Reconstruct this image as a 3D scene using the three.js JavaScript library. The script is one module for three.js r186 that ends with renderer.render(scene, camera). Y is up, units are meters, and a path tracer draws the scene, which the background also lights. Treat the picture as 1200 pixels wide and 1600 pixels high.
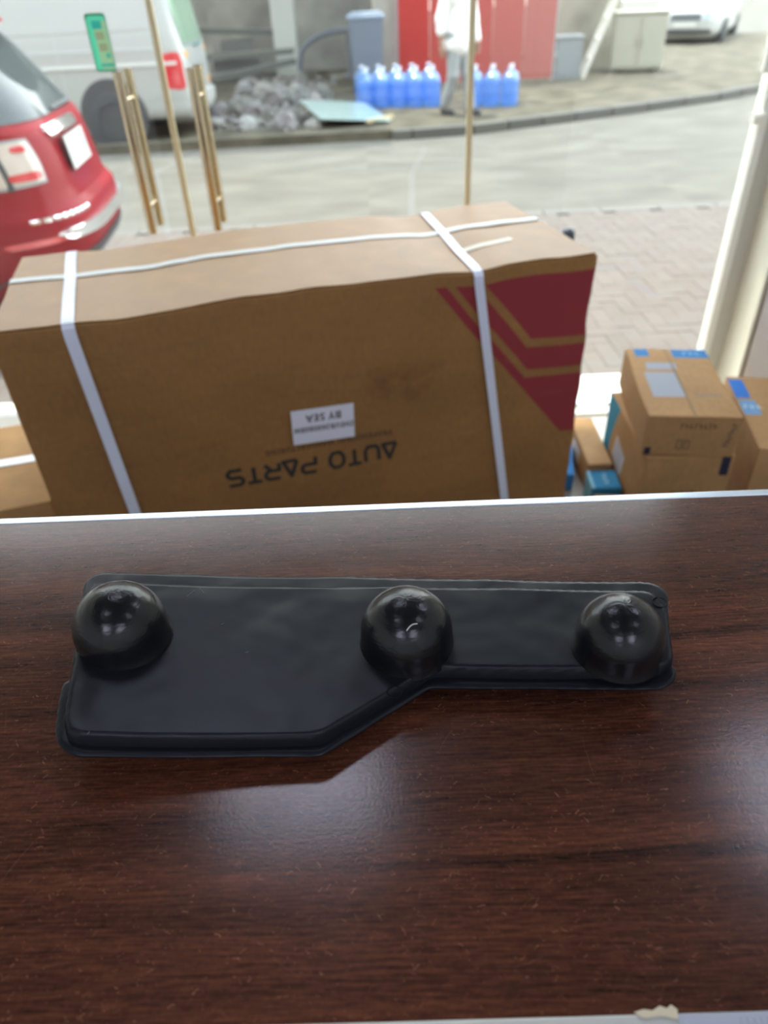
import * as THREE from 'three';
import { mergeGeometries, mergeVertices, toCreasedNormals } from 'three/addons/utils/BufferGeometryUtils.js';
import { RoundedBoxGeometry } from 'three/addons/geometries/RoundedBoxGeometry.js';
import { MarchingCubes } from 'three/addons/objects/MarchingCubes.js';
import { ImprovedNoise } from 'three/addons/math/ImprovedNoise.js';
import { RectAreaLightUniformsLib } from 'three/addons/lights/RectAreaLightUniformsLib.js';

// ---------------------------------------------------------------- camera, light, exposure
const scene = new THREE.Scene();
const camera = new THREE.PerspectiveCamera(71.6, 1200 / 1600, 0.05, 200);
camera.position.set(0, 1.5, 0);
camera.rotation.order = 'YXZ';
camera.rotation.set(-36.7 * Math.PI / 180, 0, -2.78 * Math.PI / 180);
camera.focus = 0.68;
camera.userData.fStop = 4.0;

const renderer = new THREE.WebGLRenderer({ antialias: true });
renderer.toneMapping = THREE.LinearToneMapping;
renderer.toneMappingExposure = 2.0;
renderer.shadowMap.enabled = true;
RectAreaLightUniformsLib.init();

{ // pale hazy desert sky
  const w = 64, h = 32, d = new Float32Array(w * h * 4);
  for (let y = 0; y < h; y++) for (let x = 0; x < w; x++) {
    const up = Math.sin(((y + 0.5) / h - 0.5) * Math.PI), t = Math.max(0, up) ** 0.6, o = (y * w + x) * 4;
    d[o] = 1.18 + (0.74 - 1.18) * t; d[o + 1] = 1.18 + (0.86 - 1.18) * t; d[o + 2] = 1.14 + (1.02 - 1.14) * t; d[o + 3] = 1;
    if (up < 0) { d[o] = 0.5; d[o + 1] = 0.48; d[o + 2] = 0.44; }
  }
  const sky = new THREE.DataTexture(d, w, h, THREE.RGBAFormat, THREE.FloatType);
  sky.mapping = THREE.EquirectangularReflectionMapping; sky.magFilter = THREE.LinearFilter; sky.needsUpdate = true;
  scene.background = sky; scene.environment = sky;
  scene.backgroundIntensity = 2.75; scene.environmentIntensity = 2.75;
}
const sun = new THREE.DirectionalLight(new THREE.Color().setRGB(1, 0.94, 0.82), 2.4);
sun.position.set(-0.22 * 30, 0.94 * 30, -0.262 * 30 - 6); sun.target.position.set(0, 0, -6);
sun.castShadow = true; sun.shadow.mapSize.set(2048, 2048); sun.shadow.radius = 2.5;
Object.assign(sun.shadow.camera, { left: -20, right: 20, top: 22, bottom: -22, near: 1, far: 80 });
scene.add(sun, sun.target);
const PANELS = [[-0.36, -1.6, 0.6, 0.44, 0.9], [1.5, -1.46, 0.4, 0.5, 1.1], [-0.75, 0.05, 0.34, 0.4, 0.9], [1.2, 0.05, 0.34, 0.4, 0.9], [-0.9, 2.1, 0.6, 1.2, 1.5], [0.9, 2.1, 0.6, 1.2, 1.5]];   // ceiling light panels
const PANEL_LIGHT = 2.5, PANEL_GLOW = 1.7;

// ---------------------------------------------------------------- helpers
const RAD = Math.PI / 180;
let seed = 7;
const rnd = () => { seed = (seed * 1664525 + 1013904223) >>> 0; return seed / 4294967296; };
const rr = (a, b) => a + (b - a) * rnd();
const noise3 = new ImprovedNoise();
const nz = (x, y, z = 0) => noise3.noise(x, y, z);
const fbm = (x, y, z = 0, n = 4) => { let s = 0, a = 0.5; for (let i = 0; i < n; i++) { s += a * nz(x, y, z + i * 7.3); x *= 2.03; y *= 2.03; a *= 0.5; } return s; };
const clamp = (x, a = 0, b = 1) => Math.min(b, Math.max(a, x));
const mix = (a, b, t) => a + (b - a) * t;
const smooth = (a, b, x) => { const t = clamp((x - a) / (b - a)); return t * t * (3 - 2 * t); };
const used = new Map();
function numbered(n) { const k = used.get(n) || 0; used.set(n, k + 1); return k ? `${n}_${String(k).padStart(3, '0')}` : n; }
function tag(o, label, category, group, kind) {
  if (label) o.userData.label = label;
  if (category) o.userData.category = category;
  if (group) o.userData.group = group;
  if (kind) o.userData.kind = kind;
  return o;
}
function thing(name, label, category, p = [0, 0, 0], turn = 0, group) {
  const g = new THREE.Group(); g.name = numbered(name); g.position.set(...p); g.rotation.y = turn; scene.add(g);
  return tag(g, label, category, group);
}
function mesh(name, geo, material, parent = scene) {
  const m = new THREE.Mesh(Array.isArray(geo) ? join(geo) : geo, material);
  m.name = parent === scene ? numbered(name) : name; m.castShadow = m.receiveShadow = true; parent.add(m);
  return m;
}
function structure(name, geo, material, parent = scene) { const m = mesh(name, geo, material, parent); m.name = name; m.userData.kind = 'structure'; return m; }
function structureGroup(name) { const g = new THREE.Group(); g.name = name; g.userData.kind = 'structure'; scene.add(g); return g; }
function copy(root, p, turn, label, group) {
  const r = root.clone(); r.name = numbered(root.name.replace(/_\d{3}$/, '')); r.userData = { ...root.userData };
  scene.add(r); r.position.set(...p); r.rotation.y = turn; return tag(r, label, null, group);
}
function join(list) { return mergeGeometries(list.map((g) => { g = g.index ? g.toNonIndexed() : g; for (const k of Object.keys(g.attributes)) if (!['position', 'normal', 'uv'].includes(k)) g.deleteAttribute(k); g.clearGroups(); return g; })); }
const box = (w, h, d, x = 0, y = 0, z = 0, r = 0) => (r ? new RoundedBoxGeometry(w, h, d, 2, r) : new THREE.BoxGeometry(w, h, d)).translate(x, y, z);
const span = (x0, x1, y0, y1, z0, z1, r = 0) => box(x1 - x0, y1 - y0, z1 - z0, (x0 + x1) / 2, (y0 + y1) / 2, (z0 + z1) / 2, r);
const cyl = (r0, r1, h, n = 24) => new THREE.CylinderGeometry(r0, r1, h, n);
function tube(points, r, n = 24, k = 10) { return new THREE.TubeGeometry(new THREE.CatmullRomCurve3(points.map((p) => new THREE.Vector3(...p))), n, r, k); }
function metresUV(geo) { // uv in metres from position, by the side a face looks to
  const p = geo.attributes.position, n = geo.attributes.normal, uv = new Float32Array(p.count * 2);
  for (let i = 0; i < p.count; i++) {
    const ax = Math.abs(n.getX(i)), ay = Math.abs(n.getY(i)), az = Math.abs(n.getZ(i));
    if (ay >= ax && ay >= az) { uv[2 * i] = p.getX(i); uv[2 * i + 1] = p.getZ(i); }
    else if (ax >= az) { uv[2 * i] = p.getZ(i); uv[2 * i + 1] = p.getY(i); } else { uv[2 * i] = p.getX(i); uv[2 * i + 1] = p.getY(i); }
  }
  geo.setAttribute('uv', new THREE.BufferAttribute(uv, 2)); return geo;
}
function dataTexture(w, h, fn, srgb = false, linearSpan) { // fn(u, v, out) fills r, g, b in 0..1
  const d = new Uint8Array(w * h * 4), c = [0, 0, 0];
  for (let y = 0; y < h; y++) for (let x = 0; x < w; x++) {
    fn((x + 0.5) / w, (y + 0.5) / h, c); const o = (y * w + x) * 4;
    for (let k = 0; k < 3; k++) d[o + k] = 255 * clamp(c[k]); d[o + 3] = 255;
  }
  const t = new THREE.DataTexture(d, w, h); t.magFilter = THREE.LinearFilter; t.minFilter = THREE.LinearFilter;
  t.wrapS = t.wrapT = THREE.RepeatWrapping; if (srgb) t.colorSpace = THREE.SRGBColorSpace; t.needsUpdate = true; return t;
}
function repeated(t, u, v) { const c = t.clone(); c.repeat.set(u, v); c.needsUpdate = true; return c; }
function canvas(w, h) { const c = document.createElement('canvas'); c.width = w; c.height = h; return [c, c.getContext('2d')]; }
function canvasTexture(c) { const t = new THREE.CanvasTexture(c); t.colorSpace = THREE.SRGBColorSpace; t.magFilter = THREE.LinearFilter; return t; }
const std = (r, g, b, roughness = 0.6, more = {}) => new THREE.MeshPhysicalMaterial({ color: new THREE.Color().setRGB(r, g, b), roughness, ...more });

// a box with rounded edges, subdivided faces and a continuous warp; uv of each face 0..1; six material groups (+x -x +y -y +z -z)
function softBox(w, h, d, seg, r, warp) {
  const g = new THREE.BoxGeometry(w, h, d, ...seg), p = g.attributes.position, uv = g.attributes.uv, half = [w / 2, h / 2, d / 2], v = new THREE.Vector3();
  const snap = (x, k) => { const n = seg[k], i = Math.round((x / (2 * half[k]) + 0.5) * n); if (i === 0 || i === n) return x; const t = (i - 1) / Math.max(1, n - 2); return -half[k] + r + t * 2 * (half[k] - r); };
  const nrm = g.attributes.normal;
  for (let i = 0; i < p.count; i++) {
    const c = [0, 1, 2].map((k) => snap(p.getComponent(i, k), k));
    const q = c.map((x, k) => clamp(x, -half[k] + r, half[k] - r)), e = c.map((x, k) => x - q[k]), l = Math.hypot(...e) || 1;
    const n = [nrm.getX(i), nrm.getY(i), nrm.getZ(i)], s = (x, k) => x / (2 * half[k]) + 0.5;
    if (Math.abs(n[0]) > 0.5) uv.setXY(i, n[0] > 0 ? 1 - s(c[2], 2) : s(c[2], 2), s(c[1], 1));
    else if (Math.abs(n[1]) > 0.5) uv.setXY(i, s(c[0], 0), n[1] > 0 ? 1 - s(c[2], 2) : s(c[2], 2));
    else uv.setXY(i, n[2] > 0 ? s(c[0], 0) : 1 - s(c[0], 0), s(c[1], 1));
    v.set(...q.map((x, k) => x + e[k] / l * r)); if (warp) warp(v);
    p.setXYZ(i, v.x, v.y, v.z);
  }
  g.computeVertexNormals(); return g;
}

// ---------------------------------------------------------------- textures
const tWood = (() => { // dark mahogany laminate, 1.28 x 0.64 m a tile; u along the grain
  const flecks = [];
  for (let i = 0; i < 26000; i++) flecks.push([rnd(), rnd(), rnd(), rnd(), rnd()]);
  const w = 2048, h = 1024, d = new Uint8Array(w * h * 4), rough = new Uint8Array(w * h);
  for (let y = 0; y < h; y++) for (let x = 0; x < w; x++) {
    const u = x / w * 1.28, v = y / h * 0.64;
    const bend = 0.016 * nz(u * 2.2, v * 4, 3) + 0.004 * nz(u * 7, v * 12, 9);
    const s = v + bend;
    const broad = nz(u * 1.1, s * 22, 1), mid = nz(u * 3.0, s * 70, 5), fine = nz(u * 16, s * 420, 8), pore = nz(u * 40, s * 900, 2);
    let dark = smooth(0.30, 0.62, nz(u * 1.3, s * 34, 21) + 0.12 * nz(u * 5, s * 90, 4));
    let t = 0.5 + 0.22 * broad + 0.16 * mid + 0.2 * fine + 0.22 * nz(u * 60, v * 420, 6) + 0.1 * nz(u * 260, v * 300, 6); t -= 0.34 * dark; t -= 0.16 * smooth(0.25, 0.5, pore);
    t = clamp(t);
    const c0 = [37, 20, 13], c1 = [122, 71, 47], o = (y * w + x) * 4, patch = 0.5 + 0.5 * nz(u * 3.5, v * 5, 31);
    for (let k = 0; k < 3; k++) d[o + k] = mix(c0[k], c1[k], t) * mix(0.9, 1.12, patch) + (k === 2 ? 2 : 0);
    d[o + 3] = 255;
  }
  const put = (px, py, a, c) => { px = ((px % w) + w) % w | 0; py = ((py % h) + h) % h | 0; const o = (py * w + px) * 4; for (let k = 0; k < 3; k++) d[o + k] = mix(d[o + k], c[k], a); };
  for (const [a, b, e, f, g] of flecks) { // rubbed light flecks, bits of worn print
    const len = 0.6 + e ** 4 * 8, dir = (f - 0.5) * 2.2, tone = [mix(120, 176, g), mix(78, 128, g), mix(56, 96, g)], strength = 0.12 + 0.4 * g ** 3;
    const cl = 0.5 + 0.5 * nz(a * 5, b * 4, 44); if (cl < 0.28) continue;
    for (let i = 0; i <= len; i += 0.6) put(a * w + i * Math.cos(dir), b * h + i * Math.sin(dir) + Math.sin(i) * 0.5, strength, tone);
  }
  for (let i = 0; i < 150; i++) { // long fine scratches
    let x = rnd() * w, y = rnd() * h, dir = rr(-1.9, 1.9), len = rr(14, 90), a = rr(0.1, 0.34), curl = rr(-0.012, 0.012);
    for (let k = 0; k < len; k++) { put(x, y, a * Math.sin(Math.PI * k / len), [168, 132, 116]); x += Math.cos(dir); y += Math.sin(dir); dir += curl; }
  }
  const t = new THREE.DataTexture(d, w, h); t.magFilter = t.minFilter = THREE.LinearFilter; t.wrapS = t.wrapT = THREE.RepeatWrapping; t.colorSpace = THREE.SRGBColorSpace; t.needsUpdate = true;
  t.repeat.set(1 / 1.28, 1 / 0.64); t.offset.set(0.5, 0.5); return t;
})();
const tWear = dataTexture(512, 512, (u, v, c) => { const a = 0.5 + 0.5 * fbm(u * 9, v * 9, 2, 4), b = 0.5 + 0.5 * nz(u * 160, v * 220, 5); c[0] = c[1] = c[2] = clamp(0.62 + 0.3 * (a - 0.5) + 0.22 * (b - 0.5)); });
const tGrain = dataTexture(256, 256, (u, v, c) => { c[0] = c[1] = c[2] = 0.5 + 0.5 * nz(u * 90, v * 90, 1); });
const tDents = dataTexture(512, 512, (u, v, c) => { c[0] = c[1] = c[2] = 0.5 + 0.5 * (0.8 * nz(u * 6, v * 6, 3) + 0.4 * nz(u * 15, v * 15, 7)); });
const tKraft = dataTexture(512, 512, (u, v, c) => { // corrugated board, 0.5 m a tile
  const a = fbm(u * 6, v * 6, 11, 4), flute = 0.5 + 0.5 * Math.sin(v * 2 * Math.PI * 70), s = nz(u * 120, v * 60, 3), g = 1 + 0.11 * a + 0.03 * (flute - 0.5) + 0.05 * s;
  c[0] = 0.705 * g; c[1] = 0.55 * g; c[2] = 0.37 * g;
}, true);
const tConcrete = dataTexture(512, 512, (u, v, c) => { const a = fbm(u * 5, v * 5, 1, 5), b = nz(u * 120, v * 120, 3), g = 1 + 0.34 * a + 0.1 * b; c[0] = 0.70 * g; c[1] = 0.69 * g; c[2] = 0.66 * g; }, true);
const tRoad = dataTexture(512, 512, (u, v, c) => { const a = fbm(u * 4, v * 7, 21, 5), b = nz(u * 160, v * 160, 3), g = 1 + 0.2 * a + 0.04 * b; c[0] = 0.655 * g; c[1] = 0.65 * g; c[2] = 0.63 * g; }, true);
const tSand = dataTexture(512, 512, (u, v, c) => { const a = fbm(u * 6, v * 6, 31, 5), b = nz(u * 150, v * 150, 3), g = 1 + 0.36 * a + 0.06 * b; c[0] = 0.68 * g; c[1] = 0.65 * g; c[2] = 0.585 * g; }, true);

// ---------------------------------------------------------------- materials
const M = {
  wallPaint: std(0.87, 0.86, 0.81, 0.8), ceiling: std(0.11, 0.11, 0.11, 0.9),
  cream: std(0.86, 0.84, 0.7, 0.3, { clearcoat: 0.3, clearcoatRoughness: 0.2 }), creamWhite: std(0.88, 0.88, 0.8, 0.35),
  aluminium: std(0.78, 0.8, 0.83, 0.3, { metalness: 0.9 }), frameGrey: std(0.62, 0.61, 0.53, 0.35),
  wood: std(1, 1, 1, 0.32, { map: tWood, roughnessMap: repeated(tWear, 1.7, 1.7), bumpMap: repeated(tGrain, 5, 5), bumpScale: 0.00004 }),
  counterBody: std(0.09, 0.05, 0.04, 0.5),
  black: std(0.0075, 0.009, 0.0125, 0.34, { specularIntensity: 0.42, bumpMap: repeated(tDents, 3.2, 3.2), bumpScale: 0.0016, roughnessMap: null }),
  dome: std(0.006, 0.006, 0.007, 0.25, { specularIntensity: 0.75, bumpMap: repeated(tDents, 3, 2), bumpScale: 0.0003 }),
  scratch: std(0.62, 0.62, 0.6, 0.8),
  kraft: std(1, 1, 1, 0.85, { map: repeated(tKraft, 2, 2) }),
  tape: std(0.78, 0.78, 0.74, 0.22, { clearcoat: 0.5 }), strap: std(0.72, 0.76, 0.88, 0.3),
  glass: std(0.97, 0.985, 0.962, 0.0, { transmission: 1, thickness: 0, ior: 1.45 }),
  seal: std(0.66, 0.58, 0.36, 0.4), steel: std(0.55, 0.46, 0.32, 0.14, { metalness: 1 }),
  tyre: std(0.05, 0.055, 0.06, 0.85), rim: std(0.36, 0.37, 0.38, 0.4, { metalness: 0.5 }), chrome: std(0.86, 0.87, 0.9, 0.12, { metalness: 1 }),
  red: std(0.27, 0.005, 0.012, 0.5, { specularIntensity: 0.15, clearcoat: 0.22, clearcoatRoughness: 0.12 }), blackTrim: std(0.06, 0.063, 0.066, 0.55),
  carGlass: std(0.06, 0.075, 0.08, 0.06, { specularIntensity: 0.6 }), vanGlass: std(0.3, 0.48, 0.34, 0.1, { clearcoat: 1 }),
  van: std(0.44, 0.458, 0.446, 0.3, { clearcoat: 0.6, clearcoatRoughness: 0.1 }), whiteCar: std(0.46, 0.47, 0.46, 0.3, { clearcoat: 0.8, clearcoatRoughness: 0.1 }),
  lampRed: std(0.6, 0.02, 0.03, 0.15, { clearcoat: 1 }), lampClear: std(0.6, 0.52, 0.47, 0.12, { clearcoat: 1 }), lampAmber: std(0.85, 0.42, 0.08, 0.2),
};

// ---------------------------------------------------------------- shop shell
const GZ = -2.7, WL = -2.1, WR = 1.75, ZB = 3.2, CH = 3.0, ST = -0.15;     // glass plane, walls, back wall, ceiling, street level
structure('floor', metresUV(span(WL, WR, -0.14, 0, -2.62, ZB)), std(0.5, 0.47, 0.42, 0.35));
structure('ceiling', span(WL - 0.15, WR + 0.15, CH, CH + 0.15, -2.9, ZB + 0.15), M.ceiling);
structure('wall_left', span(WL - 0.15, WL, -0.14, CH, -2.9, ZB), M.wallPaint);
structure('wall_right', span(WR, WR + 0.15, -0.14, CH, -2.9, ZB), M.wallPaint);
structure('wall_back', span(WL - 0.15, WR + 0.15, -0.14, CH, ZB, ZB + 0.15), M.wallPaint);
structure('wall_front', [span(-18, 18, 2.9, 9, -3.1, -2.9), span(-18, WL - 0.15, ST, 2.9, -3.0, -2.7), span(WR + 0.15, 18, ST, 2.9, -3.0, -2.7), span(WL, WR, 2.9, CH, -2.9, -2.62)], std(0.3, 0.28, 0.25, 0.9));
{ // threshold of the shop front: two white slabs with a joint between them
  const g = structureGroup('trim_1');
  mesh('inner_slab', metresUV(span(WL, WR, -0.14, 0.012, -2.83, -2.62, 0.004)), std(0.84, 0.85, 0.78, 0.4), g);
  mesh('outer_slab', metresUV(span(WL, WR, ST - 0.02, 0.006, -2.99, -2.836, 0.004)), std(0.82, 0.82, 0.74, 0.5), g);
}
{ // right end of the shop front: channel, frame face, jamb and the wall pier
  const g = structureGroup('trim_2');
  mesh('glazing_channel', span(1.33, 1.357, 0.01, 2.9, -2.73, -2.668, 0.005), M.creamWhite, g);
  mesh('frame_face', span(1.357, 1.416, 0.01, 2.9, -2.76, -2.682), M.frameGrey, g);
  mesh('jamb', span(1.414, 1.424, 0.01, 2.9, -2.69, -2.515, 0.003), M.cream, g);
  mesh('joint_strip', span(1.424, 1.437, 0.01, 2.9, -2.6, -2.53), std(0.24, 0.19, 0.11, 0.6), g);
  mesh('pier', span(1.437, WR, 0.0, 2.9, -2.95, -2.515, 0.004), M.wallPaint, g);
  mesh('bracket', span(1.295, 1.36, 1.215, 1.42, -2.69, -2.655, 0.006), M.creamWhite, g);
  const k = mesh('knob', cyl(0.018, 0.022, 0.03, 20).rotateZ(Math.PI / 2).translate(1.318, 1.085, -2.672), M.creamWhite, g);
  mesh('knob_stem', span(1.325, 1.35, 1.068, 1.1, -2.685, -2.66, 0.004), M.creamWhite, g);
}
function glassLeaf(name, x0, x1) {
  const g = structureGroup(name);
  mesh('pane', span(x0 + 0.004, x1 - 0.004, 0.02, 2.88, GZ - 0.005, GZ + 0.005), M.glass, g);
  mesh('top_rail', span(x0, x1, 2.86, 2.9, GZ - 0.02, GZ + 0.02), M.aluminium, g);
  const h = name.startsWith('door') ? 0.1 : 0.024; mesh('bottom_rail', span(x0 + 0.003, x1 - 0.003, 0.013, h, GZ - 0.015, GZ + 0.015, 0.003), M.aluminium, g);
  return g;
}
const doorA = glassLeaf('door_1', -1.66, -0.645), doorB = glassLeaf('door_2', -0.645, 0.352), paneC = glassLeaf('window_1', 0.352, 1.33);
glassLeaf('window_2', WL, -1.66);
const seal = (x, g) => mesh('seal_strip', span(x - 0.010, x + 0.010, 0.1, 2.86, GZ - 0.009, GZ + 0.009, 0.003), M.seal, g);
seal(-0.645, doorA); seal(0.352, doorB);
function pullHandle(g, x) { // a straight tube on each face of the leaf, held by two stand-offs
  for (const [s, dx] of [[1, 0], [-1, 0.0]]) {
    const z = GZ + s * 0.06, h = mesh('handle', cyl(0.0145, 0.0145, 0.485, 28).translate(x + dx, 1.062, z), M.steel, g);
    for (const y of [0.9, 1.225]) mesh('stand_off', cyl(0.009, 0.009, 0.06, 16).rotateX(Math.PI / 2).translate(x + dx, y, GZ + s * 0.032), M.steel, h);
    for (const y of [0.82, 1.305]) mesh('end_cap', cyl(0.0152, 0.0152, 0.006, 28).translate(x + dx, y, z), M.steel, h);
  }
}
pullHandle(doorA, -0.772); pullHandle(doorB, -0.54);
{ // green sign on the left leaf; its print can only be guessed at as dark blots
  const [c, k] = canvas(192, 512); k.fillStyle = '#439b7b'; k.fillRect(0, 0, 192, 512); k.fillStyle = '#72906f'; k.fillRect(62, 70, 130, 420);
  k.fillStyle = '#1d7a6e'; k.fillRect(52, 66, 90, 70); k.fillStyle = '#6d7358'; k.fillRect(66, 160, 80, 70); k.fillRect(76, 260, 80, 70); k.fillStyle = '#1d7a6e'; k.fillRect(126, 350, 36, 40); k.fillRect(60, 440, 120, 26);
  const t = thing('door_sign', 'green rounded plastic sign stuck on the left glass door above its handle', 'sign', [-0.818, 1.382, GZ + 0.008]);
  const rs = new THREE.Shape(), a = 0.032, b = 0.077, r = 0.013; rs.moveTo(-a + r, -b); rs.lineTo(a - r, -b); rs.quadraticCurveTo(a, -b, a, -b + r); rs.lineTo(a, b - r); rs.quadraticCurveTo(a, b, a - r, b); rs.lineTo(-a + r, b); rs.quadraticCurveTo(-a, b, -a, b - r); rs.lineTo(-a, -b + r); rs.quadraticCurveTo(-a, -b, -a + r, -b);
  const ps = new THREE.ShapeGeometry(rs, 8), pu = ps.attributes.uv; for (let i = 0; i < pu.count; i++) pu.setXY(i, (pu.getX(i) + a) / (2 * a), (pu.getY(i) + b) / (2 * b));
  const hole = new THREE.Shape(rs.getPoints(8)); hole.holes.push(new THREE.Path(rs.getPoints(8).map((p) => p.multiplyScalar(0.94)))); mesh('raised_rim', new THREE.ExtrudeGeometry(hole, { depth: 0.003, bevelEnabled: false }).translate(0, 0, -0.002), std(0.1, 0.4, 0.27, 1, { transmission: 0.6, thickness: 0 }), t);
  mesh('printed_face', ps.translate(0, 0, 0), new THREE.MeshPhysicalMaterial({ map: canvasTexture(c), roughness: 1, transmission: 0.75, thickness: 0 }), t);
}
PANELS.forEach(([x, z, w, d, power], i) => {
  const t = thing('ceiling_light', `${i < 2 ? 'small' : 'long'} white ceiling light panel, ${i % 2 ? 'right' : 'left'} of the pair ${['near the glass front', 'over the counter', 'at the back wall'][i >> 1]}`, 'light', [x, CH, z], 0, 'ceiling light panels'), a = w / 2, b = d / 2, f = 0.02;
  mesh('frame', [span(-a - f, a + f, -0.02, -0.001, b, b + f), span(-a - f, a + f, -0.02, -0.001, -b - f, -b), span(-a - f, -a, -0.02, -0.001, -b, b), span(a, a + f, -0.02, -0.001, -b, b)], M.creamWhite, t);
  mesh('light_diffuser', span(-a, a, -0.012, -0.002, -b, b), std(0.8, 0.82, 0.9, 0.5, { emissive: new THREE.Color().setRGB(0.74, 0.8, 1), emissiveIntensity: PANEL_GLOW * power }), t);
  const l = new THREE.RectAreaLight(new THREE.Color().setRGB(0.74, 0.8, 1), PANEL_LIGHT * power, w - 0.02, d - 0.02); l.position.set(x, CH - 0.022, z); l.rotation.x = -Math.PI / 2; scene.add(l);
});

// ---------------------------------------------------------------- counter
{
  const t = thing('shop_counter', 'dark reddish wood grain laminate counter with worn flecks and aluminium edging', 'counter', [0, 0, -0.42], -0.0168);
  const W = 1.25, zb = -0.255, zf = 0.261;
  mesh('countertop', metresUV(span(-W, W, 0.965, 1.0, zb, zf)), M.wood, t);
  mesh('back_edge_trim', span(-W, W, 0.962, 1.001, zb - 0.011, zb, 0.0012), std(0.74, 0.82, 0.9, 0.3, { metalness: 0.75 }), t);
  const fe = mesh('front_edge_trim', span(-W, W, 0.955, 1.001, zf, zf + 0.03, 0.002), std(0.55, 0.54, 0.5, 0.5, { metalness: 0.3 }), t);
  mesh('back_panel', span(-W + 0.02, W - 0.02, 0.06, 0.965, zb + 0.02, zb + 0.04), M.counterBody, t);
  for (const s of [-1, 1]) mesh('side_panel', span(s * (W - 0.03) - 0.01, s * (W - 0.03) + 0.01, 0.0, 0.965, zb + 0.04, zf - 0.02), M.counterBody, t);
  mesh('plinth', span(-W + 0.04, W - 0.04, 0, 0.06, zb + 0.05, zb + 0.07), M.counterBody, t);
  mesh('shelf', span(-W + 0.04, W - 0.04, 0.5, 0.52, zb + 0.04, zf - 0.04), M.counterBody, t);
  // strip of ribbed clear tape over the front trim, with a torn scrap of masking tape
  const ribs = []; for (let i = 0; i < 40; i++) ribs.push(span(0.2 + i * 0.004, 0.202 + i * 0.004, 1.0014, 1.0022, zf + 0.004, zf + 0.028));
  mesh('clear_tape', [span(0.164, 0.5, 1.001, 1.0015, zf + 0.001, zf + 0.029), ...ribs], std(0.42, 0.44, 0.5, 0.25, { clearcoat: 0.6 }), t);
  const s = new THREE.Shape(); [[0.139, -zf + 0.0005], [0.145, -zf + 0.0018], [0.15, -zf + 0.001], [0.155, -zf + 0.0034], [0.159, -zf + 0.002], [0.162, -zf + 0.0038], [0.165, -zf + 0.0012], [0.1635, -zf - 0.004], [0.154, -zf - 0.0015], [0.144, -zf - 0.003]].forEach((p, i) => (i ? s.lineTo(...p) : s.moveTo(...p)));
  mesh('torn_tape_scrap', new THREE.ExtrudeGeometry(s, { depth: 0.0006, bevelEnabled: false }).rotateX(-Math.PI / 2).translate(0, 1.0016, 0), std(0.6, 0.52, 0.36, 0.8), t);
}

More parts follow.
